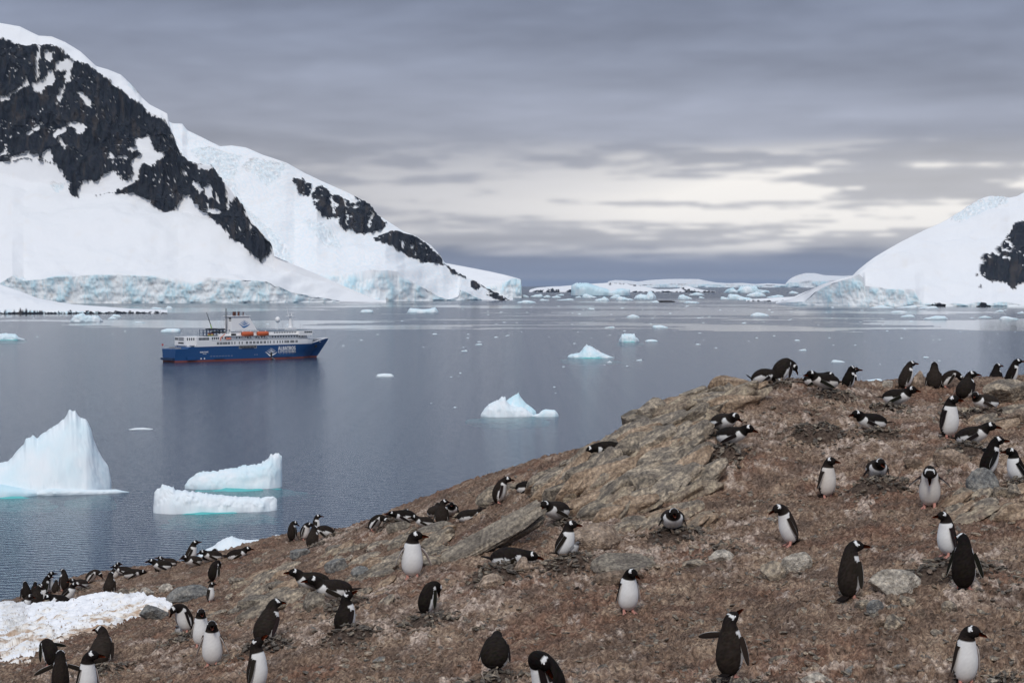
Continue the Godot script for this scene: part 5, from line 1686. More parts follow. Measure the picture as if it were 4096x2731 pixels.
	# lifeboats in their davits
	for s in [58.2, 72.2]:
		var b := part("lifeboat", boat_mesh(10.6, 3.4, 3.6), orange, S)
		b.position = Vector3(s, 18.2, 9.6)
		for q in [1.8, 8.8]:
			ship_box("davit", S, white, s + q - 0.3, s + q + 0.3, 15.4, 22.4, 7.7, 8.3, Vector3(0.18, 0, 0))
			tube("brace", S, white, Vector3(s + q + 2.6, 15.6, 10.2), Vector3(s + q - 0.6, 18.4, 10.2), 0.22)
		ship_box("canopy_window", b, glass, 6.0, 6.8, 2.2, 2.7, 1.2, 1.5)
	var rb := part("rescue_boat", boat_mesh(4.6, 1.8, 1.5), orange, S)
	rb.position = Vector3(44.4, 15.9, 9.2)
	tube("crane_post", S, orange, Vector3(39.2, 15.4, 9.6), Vector3(39.6, 17.6, 9.6), 0.45)
	tube("crane_boom", S, orange, Vector3(39.4, 17.4, 9.6), Vector3(43.4, 20.6, 9.6), 0.32)
	ship_box("raft_canister", S, black, 50.0, 51.6, 18.9, 20.4, 7.6, 9.0)
	ship_box("raft_canister", S, black, 52.0, 53.6, 18.9, 20.4, 7.6, 9.0)
	# boat rack aft: dark frames full of inflatable boats and kayaks
	var rack := Node3D.new()
	rack.name = "boat_rack"
	S.add_child(rack)
	for k in 8:
		for z in [-5.0, 0.0, 5.0]: ship_box("rack_post", rack, navy, 30.0 + k * 2.9, 30.3 + k * 2.9, 18.6, 23.6, z - 0.13, z + 0.13)
	for h in [19.0, 21.0, 23.0]:
		for z in [-5.0, 0.0, 5.0]: ship_box("rack_beam", rack, navy, 30.0, 50.6, h - 0.12, h + 0.12, z - 0.12, z + 0.12)
	for q in [[37.0, 23.4, 4.0], [43.5, 23.2, 4.4], [38.0, 21.3, 4.2], [44.0, 21.0, 4.4], [43.5, 19.0, 4.4], [37.5, 23.4, -3.0], [44.0, 21.2, -3.0]]:
		for z in [-0.8, 0.8]: tube("inflatable_tube", rack, black, Vector3(q[0] - 2.8, q[1] + 0.5, q[2] + z), Vector3(q[0] + 2.6, q[1] + 0.7, q[2] + z), 0.45)
	for q in [[31.4, 20.6, orange], [31.2, 19.8, yellow], [31.4, 19.0, green], [31.4, 21.1, rust]]:
		tube("kayak", rack, q[2], Vector3(q[0], q[1], 4.6), Vector3(q[0] + 5.2, q[1], 4.6), 0.34)
	ship_box("rack_platform", S, grey, 28, 51, 18.6, 18.8, -6, 6.4)
	tube("crane_boom", S, green, Vector3(37.5, 24.6, 0), Vector3(36.6, 27.6, 0), 0.4)
	tube("crane_boom", S, black, Vector3(36.6, 27.6, 0), Vector3(33.0, 36.8, 0), 0.32, 0.2)
	tube("mast", S, black, Vector3(50.5, 18.8, 0), Vector3(50.5, 39.6, 0), 0.38, 0.3)
	tube("ladder", S, grey, Vector3(51.6, 24.0, 0), Vector3(51.6, 37.8, 0), 0.12)
	# radome and foremast
	var dome := SphereMesh.new()
	dome.radius = 2.05
	dome.height = 4.5
	dome.radial_segments = 24
	dome.rings = 14
	var d := part("radome", dome, white, S)
	d.position = Vector3(98.2, 30.4, 0)
	tube("radome_pole", S, white, Vector3(98.2, 21.9, 0), Vector3(98.2, 28.4, 0), 0.25)
	for a in 3: tube("radome_strut", S, white, Vector3(98.2, 26.4, 0), Vector3(98.2 + 1.1 * cos(a * 2.1), 28.7, 1.1 * sin(a * 2.1)), 0.1)
	ship_box("mast_house", S, white, 106.5, 114.5, 21.9, 24.0, -2.6, 2.6)
	tube("foremast", S, white, Vector3(110.8, 23.5, 0), Vector3(110.0, 33.0, 0), 2.0, 0.7)
	ship_box("mast_platform", S, white, 107.2, 112.6, 33.0, 33.4, -2.0, 2.0)
	tube("topmast", S, white, Vector3(108.4, 33.2, 0), Vector3(107.0, 40.6, 0), 0.22, 0.14)
	tube("radar_post", S, white, Vector3(111.4, 33.2, 0), Vector3(111.8, 35.6, 0), 0.25)
	ship_box("radar_bar", S, white, 109.8, 114.0, 35.5, 35.9, -0.2, 0.2)
	ship_box("radar_bar", S, white, 112.4, 115.2, 30.3, 30.7, -0.2, 0.2)
	ship_box("radar_shelf", S, white, 111.0, 114.0, 29.3, 29.6, -0.8, 0.8)
	for q in [[101.5, 27.5], [118.5, 27.0], [120.8, 25.0]]: tube("aerial", S, grey, Vector3(q[0], 21.9, 2), Vector3(q[0], q[1], 2), 0.09)
	# bow
	for k in 5: ship_box("bow_winch", S, grey, 127.5 + k * 2.2, 128.8 + k * 2.2, 13.0, 14.6, -2.0, 2.6)
	for side in [1.0, -1.0]:
		var prev := Vector3.ZERO
		for k in 9:
			var s := 126.5 + k * 2.5
			var p := Vector3(118.0 + (s - 118.0) * lerpf(0.60, 1.0, clampf(hull_top(s) / 14.0, 0.0, 1.0)), hull_top(s) + 0.5, side * (hull_half(s, hull_top(s)) - 0.05))
			if k: tube("bow_rail", S, white, prev, p, 0.35)
			prev = p
	tube("jackstaff", S, grey, Vector3(144.5, 14.0, 0), Vector3(144.8, 22.0, 0), 0.1)
	ship_box("anchor", S, black, 129.2, 130.6, 8.0, 10.0, 6.5, 7.3)
	ship_box("ensign", S, plain(Color(0.5, 0.03, 0.03), 0.8), -0.8, 0.6, 12.0, 13.4, -8.6, -8.5)

func flat_block(outline_pts: Array, y0: float, y1: float) -> ArrayMesh:
	var v := PackedVector3Array()
	var idx := PackedInt32Array()
	var n := outline_pts.size()
	for k in n:
		var a: Array = outline_pts[k]
		var b: Array = outline_pts[(k + 1) % n]
		var i := v.size()
		v.append_array(PackedVector3Array([Vector3(a[0], y0, a[1]), Vector3(a[0], y1, a[1]), Vector3(b[0], y0, b[1]), Vector3(b[0], y1, b[1])]))
		idx.append_array(PackedInt32Array([i, i + 1, i + 2, i + 2, i + 1, i + 3]))
	for k in range(1, n - 1):
		for y in [y0, y1]:
			var i := v.size()
			for q in [0, k, k + 1]: v.append(Vector3(outline_pts[q][0], y, outline_pts[q][1]))
			idx.append_array(PackedInt32Array([i, i + 1, i + 2]) if y == y0 else PackedInt32Array([i, i + 2, i + 1]))
	return arrays_mesh(v, idx)

func funnel_mesh() -> ArrayMesh:
	var lo := [Vector3(52, 21.5, -5.2), Vector3(76, 21.5, -5.2), Vector3(76, 21.5, 5.2), Vector3(52, 21.5, 5.2)]
	var hi := [Vector3(52.5, 33.4, -4.2), Vector3(68.6, 33.4, -4.2), Vector3(68.6, 33.4, 4.2), Vector3(52.5, 33.4, 4.2)]
	var v := PackedVector3Array()
	var idx := PackedInt32Array()
	for k in 4:
		var i := v.size()
		v.append_array(PackedVector3Array([lo[k], hi[k], lo[(k + 1) % 4], hi[(k + 1) % 4]]))
		idx.append_array(PackedInt32Array([i, i + 2, i + 1, i + 2, i + 3, i + 1]))
	var i := v.size()
	v.append_array(PackedVector3Array(hi))
	idx.append_array(PackedInt32Array([i, i + 1, i + 2, i, i + 2, i + 3]))
	return arrays_mesh(v, idx)

func boat_mesh(length: float, beam: float, high: float) -> ArrayMesh:
	# a closed boat: hull below, rounded canopy above
	var cols := 16
	var rows := 14
	var v := PackedVector3Array()
	for k in cols:
		var t := k / float(cols - 1)
		var w := pow(maxf(sin(PI * clampf(t, 0.02, 0.98)), 0.0), 0.35)
		for r in rows:
			var a := TAU * r / (rows - 1)
			var y := sin(a)
			var z := cos(a)
			v.append(Vector3(t * length, high * (0.5 + 0.5 * signf(y) * pow(absf(y), 0.75) * (0.75 + 0.25 * w)), signf(z) * pow(absf(z), 0.7) * beam * 0.5 * w))
	return arrays_mesh(v, grid_index(cols, rows), grid_normals(v, cols, rows, 1.0))

# ---------------------------------------------------------------- penguins
# One body is a single skin swept along the spine from the tail root over the trunk and neck to the face.
# Stations: length along the spine to the next, half width, half depth (of a bird one unit tall).
const BODY := [[0.045, 0.035, 0.03], [0.075, 0.105, 0.090], [0.10, 0.158, 0.140], [0.125, 0.186, 0.172], [0.125, 0.186, 0.180], [0.115, 0.168, 0.160], [0.085, 0.144, 0.136], [0.065, 0.114, 0.112], [0.060, 0.096, 0.098], [0.052, 0.088, 0.092], [0.044, 0.080, 0.083], [0.028, 0.060, 0.060], [0.016, 0.036, 0.036], [0.0, 0.016, 0.015]]

const POSES := {
	# trunk, shoulder, neck, head: how steeply each rises, in degrees; squat: how wide and low the body settles
	"stand": {"trunk": 84, "chest": 88, "neck": 82, "head": -4, "squat": 1.0, "feet": true, "tail": -18},
	"lean": {"trunk": 66, "chest": 74, "neck": 70, "head": -2, "squat": 1.0, "feet": true, "tail": 8},
	"hunch": {"trunk": 78, "chest": 68, "neck": 30, "head": -50, "squat": 1.04, "feet": true, "tail": -14},
	"bow": {"trunk": 58, "chest": 36, "neck": -20, "head": -72, "squat": 1.02, "feet": true, "tail": 10},
	"stoop": {"trunk": 74, "chest": 66, "neck": 40, "head": -62, "squat": 1.0, "feet": true, "tail": -10},
	"sit": {"trunk": 60, "chest": 74, "neck": 84, "head": -4, "squat": 1.12, "feet": false, "tail": 6, "short": 0.86},
	"crouch": {"trunk": 42, "chest": 52, "neck": 74, "head": -6, "squat": 1.14, "feet": false, "tail": 6, "short": 0.92},
	"lie": {"trunk": 4, "chest": 13, "neck": 46, "head": -8, "squat": 1.12, "feet": false, "tail": 4, "prone": true, "fat": 1.08},
	"flat": {"trunk": 8, "chest": 8, "neck": 6, "head": -14, "squat": 1.08, "feet": false, "tail": 4, "prone": true, "fat": 1.08},
	"tend": {"trunk": 26, "chest": 4, "neck": -30, "head": -70, "squat": 1.08, "feet": false, "tail": 36, "prone": true, "fat": 1.08},
}

func heading(elev: float, yaw: float) -> Vector3:
	return Vector3(sin(yaw) * cos(elev), sin(elev), cos(yaw) * cos(elev))

func dorsal(elev: float, yaw: float) -> Vector3:
	return Vector3(-sin(yaw) * sin(elev), cos(elev), -cos(yaw) * sin(elev))

func spline(a: Array, t: float):
	var i := clampi(int(t), 0, a.size() - 2)
	var f := t - i
	var p0 = a[maxi(i - 1, 0)]
	var p1 = a[i]
	var p2 = a[i + 1]
	var p3 = a[mini(i + 2, a.size() - 1)]
	return p1 + (p2 - p0) * 0.5 * f + (p0 - p1 * 2.5 + p2 * 2.0 - p3 * 0.5) * f * f + (p1 * 1.5 - p0 * 0.5 - p2 * 1.5 + p3 * 0.5) * f * f * f

func feather_color(t: float, a: float, dark: Color, belly: Color, crown: Color) -> Color:
	# t: station along the spine; a: angle from the middle of the back (0) round to the middle of the belly (180)
	if t > 6.55:
		var head := t - 9.0
		var wide := lerpf(0.05, 0.36, clampf(a / 62.0, 0.0, 1.0)) * clampf((84.0 - a) / 14.0, 0.0, 1.0)
		if absf(head - 0.22) < wide and crown.r < 0.1: return Color(0.80, 0.80, 0.79)
		if t > 11.2: return crown * 0.8
		return crown.lerp(dark, clampf((8.6 - t) / 2.0, 0.0, 1.0))
	var limit := 92.0
	if t > 5.2: limit = lerpf(104.0, 72.0, clampf((t - 5.2) / 1.0, 0.0, 1.0))
	elif t > 3.6: limit = lerpf(84.0, 104.0, (t - 3.6) / 1.6)
	elif t > 1.6: limit = lerpf(92.0, 84.0, (t - 1.6) / 2.0)
	elif t > 0.5: limit = lerpf(140.0, 92.0, (t - 0.5) / 1.1)
	else: limit = 150.0
	return belly if a > limit else dark

func penguin_mesh(o: Dictionary) -> Dictionary:
	var pose: Dictionary = POSES[o.pose]
	var fine: bool = o.fine
	var squat: float = pose.squat * o.get("stout", 1.0) * pose.get("fat", 1.0)
	var short: float = pose.get("short", 1.0)
	var prone: bool = pose.get("prone", false)
	var head_yaw := deg_to_rad(o.get("look", 0.0))
	var trunk := deg_to_rad(pose.trunk + o.get("tip", 0.0))
	var chest := deg_to_rad(pose.chest + o.get("tip", 0.0))
	var neck := deg_to_rad(pose.neck + o.get("nod", 0.0) * 0.5)
	var head := deg_to_rad(pose.head + o.get("nod", 0.0))
	var el := []
	var yw := []
	for k in BODY.size():
		var e := trunk
		if k <= 1: e = trunk + 0.15
		elif k <= 3: e = trunk
		elif k <= 5: e = lerpf(trunk, chest, (k - 3) / 2.0)
		elif k <= 7: e = lerpf(chest, neck, (k - 5) / 2.0)
		elif k == 8: e = lerpf(neck, head, 0.28)
		elif k == 9: e = lerpf(neck, head, 0.75)
		else: e = head
		el.append(e)
		yw.append(head_yaw * clampf((k - 5.5) / 3.5, 0.0, 1.0))
	var pos := [Vector3.ZERO]
	for k in BODY.size() - 1:
		var s: float = BODY[k][0] * (short if k < 6 else 1.0)
		pos.append(pos[k] + heading((el[k] + el[k + 1]) * 0.5, (yw[k] + yw[k + 1]) * 0.5) * s)
	var rings := 56 if fine else 34
	var segs := 36 if fine else 22
	var last := BODY.size() - 1.0
	var v := PackedVector3Array()
	var c := PackedColorArray()
	var idx := PackedInt32Array()
	var widths := []
	var depths := []
	for b in BODY:
		widths.append(b[1])
		depths.append(b[2])
	var grain := RandomNumberGenerator.new()
	grain.seed = hash(o.px)
	for r in rings + 1:
		var t := last * r / rings
		var p: Vector3 = spline(pos, t)
		var e: float = spline(el, t)
		var y: float = spline(yw, t)
		var body := 1.0 - smoothstep(6.0, 7.5, t)
		var w: float = spline(widths, t) * lerpf(1.0, squat, body)
		var h: float = spline(depths, t) * lerpf(1.0, 1.04 if prone else squat, body)
		var up := dorsal(e, y)
		var side := Vector3(cos(y), 0, -sin(y))
		for s in segs:
			var a := TAU * s / segs
			var ca := cos(a)
			var sa := sin(a)
			# a full belly, a rounder back
			var bulge := 1.0 + 0.06 * body * maxf(-ca, 0.0)
			v.append(p + side * sa * w + up * ca * h * bulge)
			var deg := absf(rad_to_deg(wrapf(a, -PI, PI)))
			var fc := feather_color(t + grain.randf_range(-0.05, 0.05), deg + grain.randf_range(-3, 3), o.dark, o.belly, o.crown)
			c.append(fc * grain.randf_range(0.72, 1.35) if fc.r < 0.2 else fc * grain.randf_range(0.94, 1.03))
	for r in rings:
		for s in segs:
			var i := r * segs + s
			var j := r * segs + (s + 1) % segs
			idx.append_array(PackedInt32Array([i, i + segs, j, j, i + segs, j + segs]))
	for end in 2:
		var mid := v.size()
		var k := 0 if end == 0 else rings * segs
		v.append(pos[0] if end == 0 else pos[-1])
		c.append(c[k])
		for s in segs:
			var i := k + s
			var j := k + (s + 1) % segs
			idx.append_array(PackedInt32Array([mid, i, j]) if end == 0 else PackedInt32Array([mid, j, i]))
	# flippers
	var fore := heading(trunk, 0)
	var back := dorsal(trunk, 0)
	for sd in [-1.0, 1.0]:
		var spread: float = deg_to_rad(o.get("spread_l" if sd < 0 else "spread_r", 6.0))
		var swing: float = deg_to_rad(o.get("swing", 0.0))
		var root: Vector3 = spline(pos, 5.75) + Vector3(sd, 0, 0) * 0.150 * squat - back * 0.03
		var down := -fore
		if prone: down = (-fore * 0.85 - Vector3.UP * 0.42).normalized()
		down = (down * cos(swing) + back * sin(swing)).normalized()
		var out := Vector3(sd, 0, 0)
		var blade := (down * cos(spread + 0.16) + out * sin(spread + 0.16)).normalized()
		var thin := out * cos(spread + 0.16) - down * sin(spread + 0.16)
		var roll: float = (0.05 if absf(o.yaw) < 100.0 else 0.6) + 0.75 * spread
		thin = (thin * cos(roll) + (back - blade * back.dot(blade)).normalized() * sin(roll)).normalized()
		var wide := blade.cross(thin).normalized()
		if wide.dot(back - out * sd * 0.6) < 0: wide = -wide
		var prof := [[0.0, 0.035, 0.024], [0.07, 0.046, 0.020], [0.16, 0.050, 0.014], [0.26, 0.046, 0.010], [0.34, 0.034, 0.008], [0.39, 0.018, 0.005], [0.405, 0.004, 0.003]]
		var first := v.size()
		for q in prof:
			var curve: float = q[0] * q[0]
			var mid: Vector3 = root + blade * q[0] - thin * curve * (0.12 if spread < 0.4 else 0.45) + wide * (0.10 * curve)
			for s in 10:
				var a := TAU * s / 10.0
				v.append(mid + wide * cos(a) * q[1] + thin * sin(a) * q[2])
				var inner := sin(a) < -0.25
				var rim := absf(cos(a)) > 0.94 and sin(a) < 0.1
				c.append(Color(0.40, 0.34, 0.32) if inner else (Color(0.62, 0.60, 0.57) if rim and q[0] > 0.05 else o.dark * 0.92))
		for r in prof.size() - 1:
			for s in 10:
				var i: int = first + r * 10 + s
				var j: int = first + r * 10 + (s + 1) % 10
				if sd > 0: idx.append_array(PackedInt32Array([i, i + 10, j, j, i + 10, j + 10]))
				else: idx.append_array(PackedInt32Array([i, j, i + 10, j, j + 10, i + 10]))
	# tail: a fan of stiff feathers
	var ta := deg_to_rad(pose.tail + o.get("cock", 0.0))
	var tdir := Vector3(0, sin(ta), -cos(ta))
	var troot: Vector3 = pos[1]
	var n0 := v.size()
	for q in 9:
		var f := (q - 4) / 4.0
		var tip := (tdir + Vector3(f * 0.30, 0, 0)).normalized() * (0.24 - 0.02 * absf(f))
		var wv := Vector3(0.012, 0, 0)
		v.append(troot + Vector3(f * 0.05, 0.02, 0)); v.append(troot + Vector3(f * 0.05, -0.02, 0))
		v.append(troot + tip - wv); v.append(troot + tip + wv)
		for z in 4: c.append(o.crown if z > 1 else o.dark)
		var i := n0 + q * 4
		idx.append_array(PackedInt32Array([i, i + 2, i + 3, i + 1, i + 3, i + 2, i, i + 3, i + 1, i, i + 1, i + 2]))
	# set it down: the lowest point of the trunk a little above or on the ground
	var low := 1e9
	for i in (rings + 1) * segs:
		low = minf(low, v[i].y)
	var foot_h: float = 0.035 if pose.feet else -0.02
	var belly_mid: Vector3 = spline(pos, 2.6)
	var shift := Vector3(0, foot_h - low, -belly_mid.z + (0.0 if prone else -0.01))
	for i in v.size():
		v[i] += shift
	# even normals
	var n := PackedVector3Array()
	n.resize(v.size())
	for k in range(0, idx.size(), 3):
		var fn := (v[idx[k + 2]] - v[idx[k]]).cross(v[idx[k + 1]] - v[idx[k]])
		n[idx[k]] += fn; n[idx[k + 1]] += fn; n[idx[k + 2]] += fn
	for i in n.size():
		n[i] = n[i].normalized()
	var out := {"body": arrays_mesh(v, idx, n, c), "feet": pose.feet}
	# beak
	var be: float = el[-1]
	var by: float = yw[-1]
	var bf := heading(be, by)
	var bu := dorsal(be, by)
	var bs := Vector3(cos(by), 0, -sin(by))
	var bo: Vector3 = pos[-3] + shift
	var bv := PackedVector3Array()
	var bc := PackedColorArray()
	var bi := PackedInt32Array()
	var bp := [[0.0, 0.038, 0.038, 0.0], [0.03, 0.034, 0.034, 0.0], [0.08, 0.026, 0.027, 0.0], [0.13, 0.016, 0.018, -0.003], [0.158, 0.004, 0.005, -0.014]]
	for q in bp:
		for s in 8:
			var a := TAU * s / 8.0
			bv.append(bo + bf * q[0] + bs * sin(a) * q[1] + bu * (cos(a) * q[2] + q[3]))
			bc.append(Color(0.03, 0.02, 0.02) if cos(a) > 0.9 or q[0] > 0.15 or q[0] < 0.01 else Color(0.80, 0.14, 0.04))
	for r in bp.size() - 1:
		for s in 8:
			var i := r * 8 + s
			var j := r * 8 + (s + 1) % 8
			bi.append_array(PackedInt32Array([i, i + 8, j, j, i + 8, j + 8]))
	var bn := PackedVector3Array()
	for i in bv.size():
		bn.append((bv[i] - bo - bf * (bv[i] - bo).dot(bf)).normalized())
	out.beak = arrays_mesh(bv, bi, bn, bc)
	# where the eyes sit
	var eye_c: Vector3 = spline(pos, 9.75) + shift
	out.eyes = []
	for sd in [-1.0, 1.0]:
		out.eyes.append(eye_c + bs * sd * 0.072 + bu * 0.026)
	return out

func foot_mesh() -> ArrayMesh:
	# a webbed foot: heel, three toes with dark claws
	var st := SurfaceTool.new()
	st.begin(Mesh.PRIMITIVE_TRIANGLES)
	var pink := Color(0.60, 0.30, 0.24)
	var claw := Color(0.05, 0.04, 0.04)
	var heel := Vector3(0, 0.03, -0.03)
	var top := Vector3(0, 0.06, 0.0)
	var tips := [Vector3(-0.05, 0.0, 0.10), Vector3(-0.028, 0.004, 0.085), Vector3(0.0, 0.0, 0.13), Vector3(0.03, 0.004, 0.085), Vector3(0.055, 0.0, 0.10)]
	var tri := func(a, b, c, ca, cb, cc):
		st.set_color(ca); st.add_vertex(a)
		st.set_color(cb); st.add_vertex(b)
		st.set_color(cc); st.add_vertex(c)
	for k in 4:
		var ca: Color = claw if k % 2 == 0 else pink
		var cb: Color = claw if k % 2 == 1 else pink
		tri.call(top, tips[k], tips[k + 1], pink, ca, cb)
		var l0: Vector3 = tips[k] - Vector3(0, 0.012, 0)
		var l1: Vector3 = tips[k + 1] - Vector3(0, 0.012, 0)
		tri.call(tips[k], l0, tips[k + 1], ca, ca, cb)
		tri.call(tips[k + 1], l0, l1, cb, ca, cb)
	tri.call(top, heel, tips[0], pink, pink, pink)
	tri.call(top, tips[4], heel, pink, pink, pink)
	# shank
	for k in 6:
		var a := TAU * k / 6.0
		var b := TAU * (k + 1) / 6.0
		var p := Vector3(cos(a) * 0.028, 0.02, sin(a) * 0.028)
		var q := Vector3(cos(b) * 0.028, 0.02, sin(b) * 0.028)
		tri.call(p, q, p + Vector3(0, 0.09, -0.02), pink, pink, pink)
		tri.call(q, q + Vector3(0, 0.09, -0.02), p + Vector3(0, 0.09, -0.02), pink, pink, pink)
	st.generate_normals()
	return st.commit()

var foot_shape: ArrayMesh
var eye_shape: SphereMesh
func penguin(o: Dictionary):
	var where := ground_hit(o.px, o.py)
	if o.has("back"):
		var r0 := ray(o.px, o.py)
		var db: float = skyline_distance(r0.x) + o.back
		where = Vector3(r0.x * db, ground(r0.x * db, -db), -db)
	# birds on nests sit on top of the heap
	var lift := 0.0
	for n in nest_spots:
		var away: float = Vector2(where.x - n[0].x, where.z - n[0].z).length() / n[1]
		if away < 1.0: lift = maxf(lift, n[2] * heap(away) + 0.015)
	where.y += lift
	var d := -where.z
	var tall: float = o.tall * d / FOCAL if o.tall > 0 else 0.79 * absf(o.tall if o.tall != 0 else 1.0)
	tall = clampf(tall, 0.40, 0.92) if not o.get("chick", false) else 0.26
	var toward := atan2(-where.x, -where.z)      # turn that faces the camera
	var r := RandomNumberGenerator.new()
	r.seed = hash(o.px * 7 + o.py)
	var tone := r.randf()
	o.dark = Color(0.012, 0.010, 0.009).lerp(Color(0.032, 0.025, 0.021), clampf(tone + o.get("brown", 0.0), 0.0, 1.0))
	o.crown = Color(0.008, 0.007, 0.007).lerp(Color(0.018, 0.015, 0.014), tone)
	o.belly = Color(0.80, 0.80, 0.79).lerp(Color(0.56, 0.46, 0.36), o.get("dirt", 0.2 * r.randf() * r.randf()))
	if o.get("chick", false):
		o.dark = Color(0.20, 0.20, 0.21)
		o.crown = Color(0.13, 0.13, 0.14)
		o.belly = Color(0.52, 0.52, 0.52)
	o.fine = tall * FOCAL / d > 110.0
	if not o.has("stout"): o.stout = r.randf_range(0.91, 1.05)
	var made := penguin_mesh(o)
	var t := base("penguin_chick" if o.get("chick", false) else "penguin", where, toward + deg_to_rad(o.yaw))
	t.scale = Vector3.ONE * tall
	part("body", made.body, mat.feather, t)
	part("beak", made.beak, mat.glossy, t)
	if made.feet:
		for sd in [-1.0, 1.0]:
			var f := part("foot", foot_shape, mat.feather, t)
			f.position = Vector3(sd * 0.085, 0.0, 0.03 + sd * o.get("stride", 0.012))
			f.rotation.y = sd * 0.25
	if o.fine:
		for e in made.eyes:
			var q := part("eye", eye_shape, mat.glossy, t)
			q.position = e
	if o.get("chick", false): tag(t, o.label, "penguin chick", "chicks of the colony")
	else: tag(t, o.label, "penguin", "penguins of the colony")
	return t

